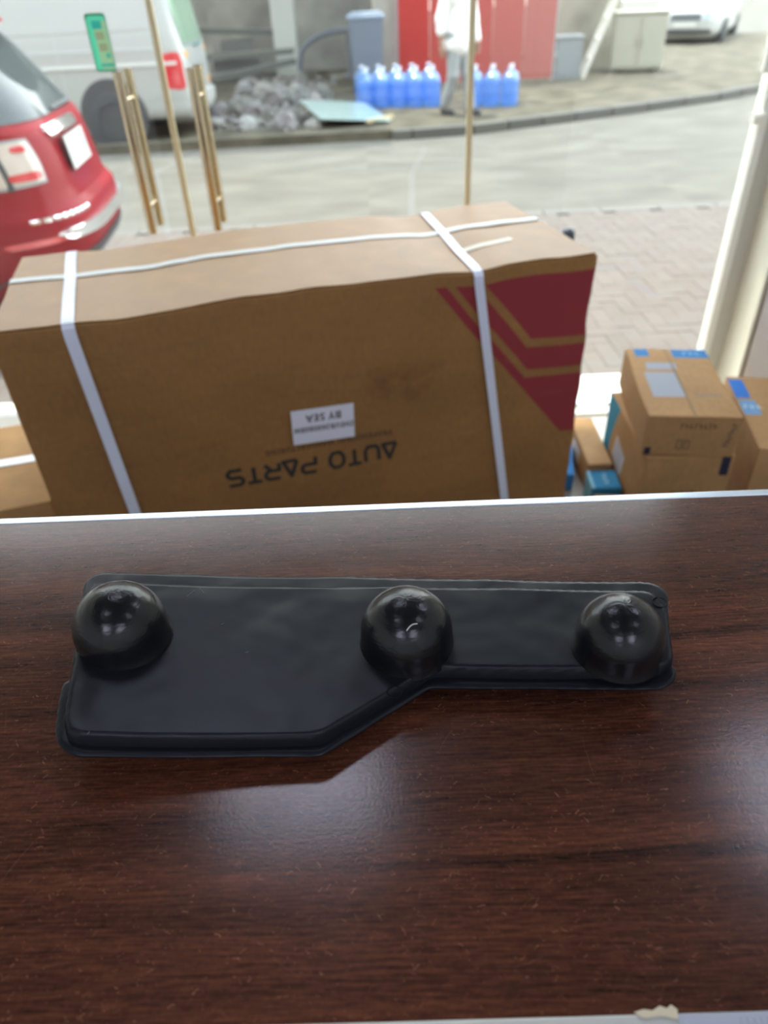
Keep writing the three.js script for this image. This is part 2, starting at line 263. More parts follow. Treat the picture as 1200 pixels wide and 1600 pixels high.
// ---------------------------------------------------------------- black cover with three domes
{
  const P = [0, 1.0012, -0.43];
  const t = thing('plastic_cover', 'long black moulded plastic cover with three round domes lying on the counter', 'car part', P);
  const sag = (x) => 0.015 + 0.02 * Math.min(1, (Math.abs(x) / 0.26) ** 2);   // the warped cover touches the counter in its middle, its ends stand off
  const soften = (pts) => { // resample to short edges, then round the corners a little
    const o = []; pts.forEach((p, i) => { const q = pts[(i + 1) % pts.length], n = Math.max(1, Math.round(Math.hypot(q[0] - p[0], q[1] - p[1]) / 0.008)); for (let k = 0; k < n; k++) o.push([mix(p[0], q[0], k / n), mix(p[1], q[1], k / n)]); });
    const r = []; o.forEach((p, i) => { const q = o[(i + 1) % o.length]; r.push([0.75 * p[0] + 0.25 * q[0], 0.75 * p[1] + 0.25 * q[1]], [0.25 * p[0] + 0.75 * q[0], 0.25 * p[1] + 0.75 * q[1]]); }); return r;
  };
  const toShape = (pts) => { const s = new THREE.Shape(); pts.forEach(([x, z], i) => (i ? s.lineTo(x - P[0], -(z - P[2])) : s.moveTo(x - P[0], -(z - P[2])))); s.closePath(); return s; };
  const bend = (g) => { const p = g.attributes.position; for (let i = 0; i < p.count; i++) p.setY(i, p.getY(i) + sag(p.getX(i) + P[0])); return g; };
  const rimPts = [[-0.2975,-0.5241],[-0.2960,-0.5333],[-0.2902,-0.5396],[-0.2812,-0.5418],[-0.2582,-0.5395],[-0.1963,-0.5414],[-0.1326,-0.5408],[-0.0421,-0.5395],[-0.0032,-0.5353],[0.0984,-0.5229],[0.2394,-0.4936],[0.2499,-0.4893],[0.2567,-0.4816],[0.2580,-0.4700],[0.2535,-0.4585],[0.2342,-0.3926],[0.2355,-0.3876],[0.2343,-0.3810],[0.2276,-0.3735],[0.2163,-0.3702],[0.2016,-0.3719],[0.1212,-0.3844],[0.0324,-0.3938],[-0.0135,-0.3627],[-0.0556,-0.3333],[-0.0615,-0.3317],[-0.1088,-0.3327],[-0.2059,-0.3314],[-0.2436,-0.3306],[-0.2533,-0.3347],[-0.2619,-0.3419],[-0.2675,-0.3540],[-0.2735,-0.3792],[-0.2766,-0.3978],[-0.2758,-0.4019],[-0.2715,-0.4037],[-0.2826,-0.4504],[-0.2935,-0.5005]];
  const topPts = [[-0.2864,-0.5010],[-0.2809,-0.5149],[-0.2316,-0.5159],[-0.1157,-0.5161],[-0.0034,-0.5124],[0.1186,-0.4973],[0.2338,-0.4726],[0.2429,-0.4672],[0.2458,-0.4557],[0.2459,-0.4417],[0.2356,-0.3953],[0.2319,-0.3867],[0.2232,-0.3816],[0.2047,-0.3820],[0.0425,-0.4027],[0.0326,-0.4021],[-0.0133,-0.3703],[-0.0554,-0.3420],[-0.0644,-0.3399],[-0.2413,-0.3387],[-0.2528,-0.3422],[-0.2593,-0.3536],[-0.2693,-0.4031],[-0.2767,-0.4434]];
  const up = (s, y, depth, bev, size = bev) => new THREE.ExtrudeGeometry(s, { depth, bevelEnabled: bev > 0, bevelThickness: bev, bevelSize: size, bevelOffset: -size, bevelSegments: 5, curveSegments: 8 }).rotateX(-Math.PI / 2).translate(0, y, 0);
  const cx = -0.03, cz = -0.43, inset = rimPts.map(([x, z]) => [mix(x, cx, 0.1), mix(z, cz, 0.42)]);
  const moulded = (outline, profile, both) => { // sheet over a fine grid inside an outline; profile(d, x, z) gives the height at distance d from the edge
    const O = soften(outline), cell = 0.0023, x0 = -0.305, z0 = -0.55, nx = Math.ceil(0.575 / cell), nn = Math.ceil(0.235 / cell), pos = [], uv = [], idx = [], at = new Map();
    const near = (x, z) => { let d = 9, inside = false, c = [x, z]; for (let i = 0, j = O.length - 1; i < O.length; j = i++) { const [ax, az] = O[j], [bx, bz] = O[i], ex = bx - ax, ez = bz - az, h = clamp(((x - ax) * ex + (z - az) * ez) / (ex * ex + ez * ez || 1e-12)), q = Math.hypot(x - ax - ex * h, z - az - ez * h); if (q < d) { d = q; c = [ax + ex * h, az + ez * h]; } if ((az > z) !== (bz > z) && x < ax + (z - az) / (bz - az) * ex) inside = !inside; } return inside ? [d, x, z] : [-d, ...c]; };
    const point = (i, j) => { const k = i * 1000 + j; if (!at.has(k)) { const [d, x, z] = near(x0 + i * cell, z0 + j * cell); at.set(k, [d, pos.length / 3]); pos.push(x - P[0], sag(x) + profile(Math.max(0, d), x, z), z - P[2]); uv.push(x, z); } return at.get(k); };
    for (let i = 0; i < nx; i++) for (let j = 0; j < nn; j++) { const q = [point(i, j), point(i + 1, j), point(i, j + 1), point(i + 1, j + 1)]; if (Math.max(...q.map((a) => a[0])) <= 0) continue; const [a, b, c, d] = q.map((v) => v[1]); idx.push(a, c, b, b, c, d); }
    const g = new THREE.BufferGeometry(); g.setAttribute('position', new THREE.Float32BufferAttribute(pos, 3)); g.setAttribute('uv', new THREE.Float32BufferAttribute(uv, 2)); g.setIndex(idx); g.computeVertexNormals();
    if (!both) return g;
    const u = g.clone(), p = u.attributes.position; for (let i = 0; i < p.count; i++) p.setY(i, sag(p.getX(i) + P[0])); for (let i = 0; i < idx.length; i += 3) [idx[i], idx[i + 1]] = [idx[i + 1], idx[i]]; u.setIndex(idx); u.computeVertexNormals(); return join([g, u]);
  };
  const roll = (d, r) => Math.sqrt(1 - (1 - clamp(d / r)) ** 2);
  mesh('flange', moulded(rimPts, (d) => mix(0.0012, 0.003, roll(d, 0.0025)), true), M.black, t);
  mesh('raised_panel', moulded(topPts, (d, x, z) => mix(0.002, 0.0145 + 0.0009 * nz(x * 14, z * 14, 4) * smooth(0, 0.03, d) + 0.0012 * smooth(-0.17, -0.27, x) * smooth(0.01, 0.03, d), roll(d, 0.0042))), M.black, t);
  { const g = up(toShape(soften(inset)), 0, 1, 0), p = g.attributes.position; for (let i = 0; i < p.count; i++) p.setY(i, p.getY(i) * (sag(p.getX(i) + P[0]) + 0.001)); const side = g.groups[1], w = new THREE.BufferGeometry(); for (const [k, n] of [['position', 3], ['uv', 2]]) w.setAttribute(k, new THREE.BufferAttribute(g.attributes[k].array.slice(side.start * n, (side.start + side.count) * n), n)); w.computeVertexNormals(); mesh('underside_skirt', w, M.black, t); }
  const dome = (x, z, R, h) => {
    const pts = [[R * 1.06, -0.016], [R * 1.05, -0.0145], [R * 1.02, -0.011], [R * 1.004, -0.006], [R, 0]];
    for (let i = 1; i <= 26; i++) { const a = i / 26 * Math.PI / 2; pts.push([Math.max(1e-5, R * Math.cos(a)), R * 0.985 * Math.sin(a)]); }
    return mesh('dome', new THREE.LatheGeometry(pts.map((p) => new THREE.Vector2(...p)), 72).translate(x - P[0], h - P[1], z - P[2]), M.dome, t);
  };
  dome(-0.2345, -0.4441, 0.0394, 1.0598); const mid = dome(0.0146, -0.4363, 0.0403, 1.0436); dome(0.1919, -0.409, 0.036, 1.0544);
  for (const [x, z, r] of [[0.2415, -0.452, 0.0062], [0.0015, -0.381, 0.006]]) mesh('moulded_ring', new THREE.TorusGeometry(r, 0.0005, 6, 28).rotateX(Math.PI / 2).translate(x - P[0], sag(x) + 0.0147, z - P[2]), M.black, t);
  { // pale curved scratch on the middle dome, short nicks on the panel
    const on = (dx, dz, R = 0.0403, c = [0.0146, 1.0436, -0.4363]) => { const y = Math.sqrt(R * R - dx * dx - dz * dz); return [c[0] + dx - P[0], c[1] + y * 0.985 - P[1] + 0.0001, c[2] + dz - P[2]]; };
    const g = tube([[-0.0008, 0.0275], [0.0018, 0.0252], [0.0045, 0.0236], [0.0085, 0.0228]].map(([a, b]) => on(a, b)), 0.0005, 20, 6);
    mesh('scratch', g, M.scratch, mid);
    for (const [x, z, l, a] of [[-0.152, -0.462, 0.003, 0.4], [-0.235, -0.3425, 0.0026, 1.2], [-0.126, -0.428, 0.0035, 0.2], [-0.188, -0.5, 0.012, 0.9], [-0.178, -0.505, 0.008, 2.2]])
      mesh('scratch', tube([[-l / 2, 0, 0], [0, 0.00005, 0.0002], [l / 2, 0, 0]], 0.00022, 8, 5).rotateY(a).translate(x - P[0], sag(x) + 0.0147, z - P[2]), std(0.2, 0.21, 0.23, 0.7), t);
  }
}

// ---------------------------------------------------------------- cartons
function kraftCanvas(w, h, wm, hm, tone = [168, 128, 84], seedZ = 1) { // fluted board drawn into a canvas of wm x hm metres
  const [c, k] = canvas(w, h), im = k.createImageData(w, h);
  for (let y = 0; y < h; y++) for (let x = 0; x < w; x++) {
    const X = x / w * wm, Y = y / h * hm, g = 1 + 0.16 * fbm(X * 3, Y * 4, seedZ, 4) + 0.05 * nz(X * 90, Y * 40, seedZ) + 0.025 * nz(X * 6, Y * 160, seedZ + 5), o = (y * w + x) * 4;
    im.data[o] = tone[0] * g; im.data[o + 1] = tone[1] * g; im.data[o + 2] = tone[2] * g; im.data[o + 3] = 255;
  }
  k.putImageData(im, 0, 0); return [c, k];
}
const printed = (c) => new THREE.MeshStandardMaterial({ map: canvasTexture(c), roughness: 0.85 });
function techText(k, s, x, y, h, wEach, gap, lw) { // wide rounded capitals drawn as strokes; a bare triangle stands for A
  k.lineWidth = lw; k.lineJoin = 'round'; k.lineCap = 'butt';
  const G = {
    A: [[[0, 1], [0.5, 0], [1, 1], [0, 1]]], U: [[[0, 0], [0, 0.75], [0.2, 1], [0.8, 1], [1, 0.75], [1, 0]]], T: [[[0, 0], [1, 0]], [[0.5, 0], [0.5, 1]]],
    O: [[[0.25, 0], [0.75, 0], [1, 0.3], [1, 0.7], [0.75, 1], [0.25, 1], [0, 0.7], [0, 0.3], [0.25, 0]]], P: [[[0, 1], [0, 0.55], [0.8, 0.55], [1, 0.4], [1, 0.15], [0.8, 0], [0, 0]]],
    R: [[[0, 0], [0.8, 0], [1, 0.15], [1, 0.38], [0.8, 0.55], [0, 0.55], [0, 1]], [[0.55, 0.55], [1, 1]]], S: [[[1, 0], [0.2, 0], [0, 0.15], [0, 0.35], [0.2, 0.5], [0.8, 0.5], [1, 0.65], [1, 0.85], [0.8, 1], [0, 1]]],
  };
  for (const ch of s) { if (G[ch]) for (const line of G[ch]) { k.beginPath(); line.forEach(([a, b], i) => (i ? k.lineTo(x + a * wEach, y + b * h) : k.moveTo(x + a * wEach, y + b * h))); k.stroke(); } x += ch === ' ' ? wEach * 0.75 : wEach + gap; }
}
{ // the big carton between counter and glass door; local x along its front, local z towards the counter
  const L = 1.52, H = 0.9, D = 0.605, ang = Math.atan2(0.367, 1.474);
  const cx = (-0.872 + 0.602) / 2 - Math.sin(ang) * D / 2, cz = (-1.536 - 1.903) / 2 - Math.cos(ang) * D / 2;
  const t = thing('carton', 'large brown cardboard carton with red corner print and white straps behind the counter', 'carton', [cx, 0, cz], ang);
  const W = 2048, Hc = 1212, [c, k] = kraftCanvas(W, Hc, L, H, [146, 105, 57], 3), s = W / L, px = (u) => u * s, py = (v) => (H - v) * s;
  const poly = (pts, col) => { k.fillStyle = col; k.beginPath(); pts.forEach(([u, v], i) => (i ? k.lineTo(px(u), py(v)) : k.moveTo(px(u), py(v)))); k.closePath(); k.fill(); };
  const redInk = '#8e2f34';
  poly([[1.062, 0.868], [1.093, 0.868], [1.335, 0.572], [1.52, 0.560], [1.52, 0.366], [1.468, 0.372]], redInk);
  poly([[1.118, 0.868], [1.172, 0.868], [1.333, 0.664], [1.52, 0.652], [1.52, 0.584], [1.342, 0.596]], redInk);
  poly([[1.2, 0.866], [1.52, 0.862], [1.52, 0.676], [1.345, 0.688]], redInk);
  for (let i = 0; i < 60; i++) { k.globalAlpha = 0.05; k.fillStyle = i % 2 ? '#3a2410' : '#c9a877'; k.beginPath(); k.ellipse(rnd() * W, rnd() * Hc, rr(8, 60), rr(3, 18), rr(-0.4, 0.4), 0, 7); k.fill(); }
  for (let i = 0; i < 12; i++) { k.globalAlpha = 0.07; k.fillStyle = '#3a1c0a'; k.beginPath(); k.ellipse(px(1.0 + rr(-0.1, 0.08)), py(0.62 + rr(-0.07, 0.07)), rr(20, 70), rr(12, 36), rr(-1, 1), 0, 7); k.fill(); }
  k.globalAlpha = 1; k.save(); k.translate(px(0.697), py(0.411)); k.rotate(Math.PI);
  k.strokeStyle = k.fillStyle = '#2b2a26'; techText(k, 'AUTO PARTS', -px(0.247), -px(0.024), px(0.048), px(0.0395), px(0.0125), px(0.0112));
  k.fillStyle = '#4a3420'; k.font = `bold ${px(0.0225)}px sans-serif`; k.textAlign = 'center'; k.textBaseline = 'middle'; k.fillText('PROFESSIONAL MANUFACTURING', -px(0.055), px(0.061), px(0.4)); k.restore();
  const front = printed(c), side = new THREE.MeshStandardMaterial({ map: repeated(tKraft, 1.4, 1.8), roughness: 0.85, color: new THREE.Color().setRGB(0.68, 0.6, 0.42) });
  const sag = (v) => { // edges pressed in by the straps and by handling
    const u = v.x + L / 2, top = smooth(H * 0.55, H, v.y + H / 2), edge = smooth(L - 0.12, L, u);
    v.y -= top * (0.007 * Math.exp(-(((u - 0.3) / 0.16) ** 2)) + 0.010 * Math.exp(-(((u - 1.17) / 0.08) ** 2)) - 0.006 * Math.exp(-(((u - 0.7) / 0.3) ** 2)) + 0.004 * nz(u * 9, 2, v.z * 5));
    v.z += 0.006 * nz(u * 3, v.y * 4, 6) * (v.z > 0 ? 1 : 0.5);
    v.x += edge * 0.008 * nz(v.y * 11, v.z * 4, 2) - edge * 0.006 * Math.exp(-(((v.y - 0.25) / 0.05) ** 2));
  };
  const body = softBox(L, H, D, [72, 40, 24], 0.007, sag).translate(0, H / 2, 0);
  mesh('carton_body', body, [side, side, side, side, front, side], t);
  for (const [z0, z1, w] of [[-D / 2 + 0.004, -0.063, 5], [-0.057, D / 2 - 0.006, 8]]) { // the two top flaps
    const g = softBox(L - 0.012, 0.004, z1 - z0, [72, 2, 12], 0.0015, (v) => { const u = v.x + L / 2; const p = new THREE.Vector3(v.x, H / 2, v.z + (z0 + z1) / 2); sag(p); v.y += p.y - H / 2 + 0.002 * nz(u * 4, v.z * 6, w); }).translate(0, H + 0.0025, (z0 + z1) / 2);
    mesh('top_flap', g, new THREE.MeshPhysicalMaterial({ map: repeated(tKraft, 3, 0.6), roughness: 0.5, color: new THREE.Color().setRGB(0.68, 0.6, 0.42) }), t);
  }
  const onTop = (u, z, lift) => { const p = new THREE.Vector3(u - L / 2, H / 2, z); sag(p); return p.y + H / 2 + lift; };
  const ribbon = (pts, across, half, thick) => { // a flat band along points
    const V = pts.map((p) => new THREE.Vector3(...p)), A = new THREE.Vector3(...across), pos = [], idx = [];
    V.forEach((p, i) => { const d = V[Math.min(V.length - 1, i + 1)].clone().sub(V[Math.max(0, i - 1)]).normalize(), n = d.clone().cross(A).normalize(); for (const [a, b] of [[-half, thick], [half, thick], [half, -thick], [-half, -thick]]) pos.push(...p.clone().addScaledVector(A, a).addScaledVector(n, b).toArray()); });
    for (let i = 0; i + 1 < V.length; i++) for (let q = 0; q < 4; q++) { const a = i * 4 + q, b = i * 4 + (q + 1) % 4; idx.push(a, b, a + 4, b, b + 4, a + 4); }
    const g = new THREE.BufferGeometry(); g.setAttribute('position', new THREE.Float32BufferAttribute(pos, 3)); g.setIndex(idx); const f = g.toNonIndexed(); f.computeVertexNormals(); return metresUV(f);
  };
  const tapePts = []; for (let i = 0; i <= 60; i++) { const u = 0.006 + i / 60 * (L - 0.012); tapePts.push([u - L / 2, onTop(u, -0.06, 0.0072 + 0.0012 * nz(u * 14, 3, 1)), -0.06]); }
  mesh('packing_tape', ribbon(tapePts, [0, 0, 1], 0.016, 0.0006), std(0.55, 0.55, 0.53, 0.38), t);
  const band = (uTop, uBot, uBack, w) => {
    const pts = [[uBot - L / 2, 0.01, D / 2 + 0.004]];
    for (let i = 0; i <= 10; i++) pts.push([mix(uBot, uTop, i / 10) - L / 2, mix(0.05, 0.87, i / 10), D / 2 + 0.006]);
    pts.push([uTop - L / 2, onTop(uTop, D / 2, -0.006), D / 2 + 0.004], [uTop - L / 2, onTop(uTop, D / 2, 0.004), D / 2 - 0.006]);
    for (let i = 0; i <= 12; i++) { const z = mix(D / 2 - 0.03, -D / 2 + 0.03, i / 12), u = mix(uTop, uBack, i / 12); pts.push([u - L / 2, onTop(u, z, 0.0085), z]); }
    pts.push([uBack - L / 2, onTop(uBack, -D / 2, 0.003), -D / 2 - 0.002], [uBack - L / 2, 0.8, -D / 2 - 0.008], [uBack - L / 2, 0.01, -D / 2 - 0.008]);
    return mesh('strap', ribbon(pts, [1, 0, 0], w, 0.0006), M.strap, t);
  };
  band(0.175, 0.209, 0.145, 0.0145); band(1.18, 1.316, 1.225, 0.013);
  // loose slip of clear tape near the right end
  mesh('packing_tape', ribbon([[0.42, onTop(1.18, 0.13, 0.006), 0.13], [0.5, onTop(1.26, 0.11, 0.0065), 0.115], [0.6, onTop(1.36, 0.1, 0.006), 0.1]], [0, 0, 1], 0.014, 0.0004), std(0.52, 0.46, 0.34, 0.4), t);
  { // white shipping label, upside down like the carton
    const [lc, q] = canvas(512, 316); q.fillStyle = '#e4e6f0'; q.fillRect(0, 0, 512, 316); q.fillStyle = '#22242a'; q.textAlign = 'center'; q.textBaseline = 'middle';
    q.translate(256, 158); q.rotate(Math.PI); q.font = 'bold 92px sans-serif'; q.fillText('BY SEA', -8, 74, 350); q.font = 'bold 66px sans-serif'; q.fillText('ZHEUB2600808W', -4, -26, 500);
    const l = mesh('shipping_label', new THREE.BoxGeometry(0.173, 0.104, 0.0012, 1, 1, 1).rotateZ(-0.028), [0, 1, 2, 3].map(() => M.creamWhite).concat(new THREE.MeshStandardMaterial({ map: canvasTexture(lc), roughness: 0.5 }), M.creamWhite), t);
    l.position.set(0.7385 - L / 2, 0.537, D / 2 + 0.0075);
  }
}
// smaller cartons: softBox body, two flaps, tape; prints given by paint(k, w, h, face)
function smallCarton(label, w, h, d, p, turn, o = {}) {
  const t = thing('cardboard_box', label, 'box', p, turn), face = (f, a, b) => { if (!o[f]) return new THREE.MeshStandardMaterial({ map: repeated(tKraft, a * 2, b * 2), roughness: 0.85, color: new THREE.Color().setRGB(...(o.tone || [1, 1, 1])) }); const W = 512, H = Math.max(64, Math.round(512 * b / a)); const [c, k] = kraftCanvas(W, H, a, b, o.rgb || [168, 129, 84], rr(1, 50)); o[f](k, W, H); return printed(c); };
  const warp = (v) => { const q = 0.004; v.x += q * nz(v.y * 7, v.z * 6, p[0] * 9); v.y += q * nz(v.x * 7, v.z * 5, p[2] * 9) * (v.y > 0 ? 1 : 0); v.z += q * nz(v.x * 6, v.y * 7, 4 + p[0]); };
  const mats = [face('right', d, h), face('left', d, h), face('top', w, d), face('top2', w, d), face('front', w, h), face('back', w, h)];
  mesh('box_body', softBox(w, h, d, [14, 10, 18], 0.004, warp).translate(0, h / 2, 0), mats, t);
  if (o.seam !== false) mesh('top_seam', o.across ? span(-0.002, 0.002, h - 0.002, h + 0.0022, -d / 2 + 0.01, d / 2 - 0.01) : span(-w / 2 + 0.01, w / 2 - 0.01, h - 0.002, h + 0.0022, -0.002, 0.002), std(0.28, 0.2, 0.12, 0.9), t);
  return t;
}
const blue = '#2f74a8', teal = '#2b86a6', greyBlue = '#9a9ea6';
const A = -11.4 * RAD;
// small print that the photograph leaves unreadable: a row of n short strokes
const lettering = (k, n, x, y, size, col, rot = 0, max) => { k.save(); k.translate(x, y); k.rotate(rot); k.fillStyle = col; const step = Math.min(size * 0.72, max ? max / n : 1e9); for (let i = 0; i < n; i++) { k.fillRect(i * step, -size * 0.4, step * 0.26, size * 0.8); k.fillRect(i * step, (i % 3 - 1) * size * 0.32 - size * 0.07, step * 0.7, size * 0.15); } k.restore(); };
smallCarton('tan cardboard box with blue printed squares on its lid, topmost of the right stack', 0.268, 0.137, 0.482, [0.9665, 0.304, -2.053], -8.4 * RAD, {
  across: true,
  top: (k, w, h) => { k.fillStyle = blue; k.fillRect(w * 0.1, 0, w * 0.17, h * 0.14); k.fillRect(w * 0.56, 0, w * 0.44, h * 0.15); k.fillStyle = greyBlue; k.fillRect(w * 0.18, h * 0.24, w * 0.36, h * 0.1); k.fillRect(w * 0.14, h * 0.38, w * 0.36, h * 0.36); k.fillStyle = 'rgba(70,110,150,0.35)'; for (let i = 0; i < 6; i++) k.fillRect(w * (0.62 + i * 0.05), h * 0.7, w * 0.03, h * 0.04); lettering(k, 3, w * 0.7, h * 0.07, h * 0.06, '#7fa8c6'); },
  front: (k, w, h) => { k.fillStyle = '#26263a'; lettering(k, 7, w * 0.88, h * 0.72, h * 0.13, '#23263c', -1.4, h * 0.6); lettering(k, 8, w * 0.36, h * 0.24, h * 0.15, '#4a3626', 0, w * 0.4); for (const x of [0.36, 0.44]) { k.strokeStyle = '#3a2a1e'; k.lineWidth = 5; k.strokeRect(w * x, h * 0.6, w * 0.05, h * 0.22); } k.fillStyle = '#20223a'; k.fillRect(w * 0.02, h * 0.8, w * 0.07, h * 0.2); },
  left: (k, w, h) => { k.strokeStyle = '#5a4630'; k.lineWidth = 3; for (const [x, y] of [[0.3, 0.3], [0.62, 0.55]]) { k.beginPath(); k.moveTo(w * x, h * y); k.lineTo(w * (x + 0.1), h * (y + 0.25)); k.stroke(); } },
});
smallCarton('tan box with a blue corner and white side label, under the topmost box', 0.27, 0.3, 0.44, [0.956, 0.001, -2.035], -2 * RAD, {
  seam: false,
  left: (k, w, h) => { k.fillStyle = teal; k.beginPath(); k.moveTo(0, 0); k.lineTo(w * 0.3, 0); k.quadraticCurveTo(w * 0.14, h * 0.4, w * 0.17, h); k.lineTo(0, h); k.fill(); k.save(); k.translate(w * 0.42, h * 0.5); k.rotate(0.25); k.fillStyle = '#c6cbd6'; k.fillRect(-w * 0.12, -h * 0.16, w * 0.26, h * 0.3); k.fillStyle = '#8f97aa'; for (let i = 0; i < 4; i++) k.fillRect(-w * 0.1, -h * 0.13 + i * h * 0.07, w * 0.2, h * 0.025); k.restore(); },
  front: (k, w, h) => { k.fillStyle = '#20223a'; k.fillRect(w * 0.86, 0, w * 0.1, h * 0.24); k.fillRect(w * 0.12, h * 0.46, w * 0.08, h * 0.4); lettering(k, 8, w * 0.36, h * 0.5, h * 0.18, '#3a2a1e', 0, w * 0.3); },
});
smallCarton('low narrow tan box with a white side label, left of the right stack', 0.085, 0.12, 0.33, [0.772, 0.001, -2.235], -2 * RAD, {
  seam: false,
  left: (k, w, h) => { k.fillStyle = '#d2d6dd'; k.fillRect(w * 0.3, h * 0.25, w * 0.3, h * 0.5); },
});
smallCarton('small teal box in front of the low narrow tan box', 0.1, 0.1, 0.11, [0.762, 0.001, -2.005], -4 * RAD, {
  seam: false, top: (k, w, h) => { k.fillStyle = '#2a7ea6'; k.fillRect(0, 0, w, h); k.fillStyle = '#7fb4c8'; k.fillRect(0, 0, w * 0.12, h); lettering(k, 5, w * 0.55, h * 0.2, w * 0.2, '#a7cbd8', 1.57, h * 0.6); },
  left: (k, w, h) => { k.fillStyle = '#6fa3b6'; k.fillRect(0, 0, w, h); }, front: (k, w, h) => { k.fillStyle = '#2a7ea6'; k.fillRect(0, 0, w, h * 0.3); },
});
smallCarton('small low tan box in front of the teal box', 0.1, 0.085, 0.09, [0.758, 0.001, -1.89], -4 * RAD, { tone: [0.9, 0.85, 0.72] });
smallCarton('blue and tan box just showing between the large carton and the right stack', 0.1, 0.07, 0.22, [0.655, 0.001, -2.2], A, { seam: false, top: (k, w, h) => { k.fillStyle = '#2f7fc0'; k.fillRect(0, 0, w, h); }, left: (k, w, h) => { k.fillStyle = '#2f7fc0'; k.fillRect(0, 0, w, h); }, front: (k, w, h) => { k.fillStyle = '#2f7fc0'; k.fillRect(0, 0, w, h); } });
smallCarton('tan cardboard box with a blue band on its lid at the right wall', 0.44, 0.315, 0.5, [1.42, 0.001, -2.02], A + 0.0, {
  seam: false,
  top: (k, w, h) => { k.fillStyle = '#2f6fbe'; k.save(); k.translate(w * 0.0, h * 0.05); k.fillRect(0, 0, w * 0.11, h * 0.28); k.restore(); k.fillStyle = '#6f97bd'; k.fillRect(w * 0.01, h * 0.36, w * 0.12, h * 0.2); lettering(k, 3, w * 0.03, h * 0.45, h * 0.06, '#b9c8d6'); k.fillStyle = '#8f9aa4'; k.fillRect(w * 0.2, h * 0.7, w * 0.2, h * 0.14); },
});
smallCarton('beige cardboard box with a tape strip, left of the large carton', 0.62, 0.35, 0.52, [-1.312, 0.001, -1.845], 13.8 * RAD, { seam: false, tone: [1.0, 0.97, 0.9] });
{
  const b = scene.children[scene.children.length - 1];
  mesh('packing_tape', span(-0.3, 0.3, 0.35, 0.353, -0.028, 0.012), std(0.84, 0.86, 0.88, 0.25, { clearcoat: 0.6 }), b);
}
{ // rounded end of a dark tube behind the carton
  const t = thing('tube', 'dark grey tube with a rounded cap standing behind the right end of the carton', 'tube', [0.69, 0, -2.55]);
  mesh('tube_body', cyl(0.021, 0.021, 0.74, 20).translate(0, 0.372, 0), std(0.09, 0.1, 0.12, 0.5), t);
  mesh('end_cap', new THREE.SphereGeometry(0.0235, 24, 14, 0, Math.PI * 2, 0, Math.PI / 2).translate(0, 0.77, 0).scale(1, 1, 1), std(0.07, 0.085, 0.11, 0.35), t);
  mesh('collar', cyl(0.0235, 0.0235, 0.03, 20).translate(0, 0.755, 0), std(0.07, 0.085, 0.11, 0.35), t);
}

// ---------------------------------------------------------------- street
const G = -0.05;                                   // far pavement level
{ // block-paved pavement in front of the shop
  const g = structureGroup('sidewalk');
  mesh('bed', metresUV(span(-16, 14, ST - 0.2, ST - 0.012, -6.42, -2.95)), std(0.16, 0.14, 0.125, 0.9), g);
  const tones = [[0.160, 0.136, 0.121], [0.165, 0.142, 0.126], [0.156, 0.133, 0.118], [0.163, 0.141, 0.128], [0.158, 0.132, 0.119]];
  const mats = tones.map((c) => std(...c, 0.85, { specularIntensity: 0.3 })), bev = 0.0025, shapes = [box(0.1985, 0.06, 0.0985, 0, -0.03, 0, bev), box(0.0985, 0.06, 0.1985, 0, -0.03, 0, bev)];
  const list = [];
  for (let i = -90; i < 80; i++) for (let j = 0; j < 40; j++) { // herringbone: cell (i, j) of 0.1 m
    const k = ((i - j) % 4 + 4) % 4, x = i * 0.1, z = -2.99 - j * 0.1;
    if (k === 0) list.push([x + 0.1, z - 0.05, 0]); else if (k === 3) list.push([x + 0.05, z - 0.1, 1]);
  }
  const kept = list.filter(([x, z]) => z < -3.0 && z > -6.36), seen = kept.filter(([x, z]) => x > 0.62 && x < 0.1 + -z * 0.49 && x < 2.7).sort((a, b) => (a[0] ** 2 + a[1] ** 2) - (b[0] ** 2 + b[1] ** 2)).slice(0, 300), set = new Set(seen);
  const dy = () => ST + rr(-0.002, 0.0015);
  for (const [x, z, o] of seen) { const m = mesh('brick', shapes[o], mats[Math.floor(rnd() * 5)], g); m.position.set(x, dy(), z); m.rotation.set(rr(-0.005, 0.005), 0, rr(-0.005, 0.005)); }
  const rest = kept.filter((b) => !set.has(b));
  for (const o of [0, 1]) {
    const part = rest.filter((b) => b[2] === o), im = new THREE.InstancedMesh(shapes[o], std(1, 1, 1, 0.85, { specularIntensity: 0.3 }), part.length), q = new THREE.Matrix4();
    part.forEach(([x, z], i) => { im.setMatrixAt(i, q.makeTranslation(x, dy(), z)); im.setColorAt(i, new THREE.Color().setRGB(...tones[Math.floor(rnd() * 5)])); });
    im.name = 'bricks'; im.userData.kind = 'stuff'; im.castShadow = im.receiveShadow = true; g.add(im);
  }
}
structure('road', metresUV(span(-40, 40, ST - 0.25, ST - 0.01, -60, -6.42)), std(0.375, 0.366, 0.342, 0.9, { specularIntensity: 0.15, map: repeated(tRoad, 0.35, 0.35) }));
{ // kerb of the shop pavement, single stones
  const g = structureGroup('kerb_near'), m = [std(0.15, 0.143, 0.13, 0.85), std(0.142, 0.136, 0.124, 0.85)];
  for (let i = 0; i < 24; i++) mesh('kerbstone', span(-6 + i * 0.5 + 0.004, -5.5 + i * 0.5 - 0.004, ST - 0.2, ST + 0.004 + rr(-0.003, 0.003), -6.5, -6.37, 0.01), m[i % 2], g);
}
const far = [[-16, -10.25], [-3, -10.28], [0.35, -10.4], [0.6, -10.42], [1.4, -10.55], [2.9, -11.2], [4.1, -11.75], [5.4, -12.4], [6.35, -13.1], [7.7, -14.3], [9.5, -16.2], [12, -19.5], [13, -24]];
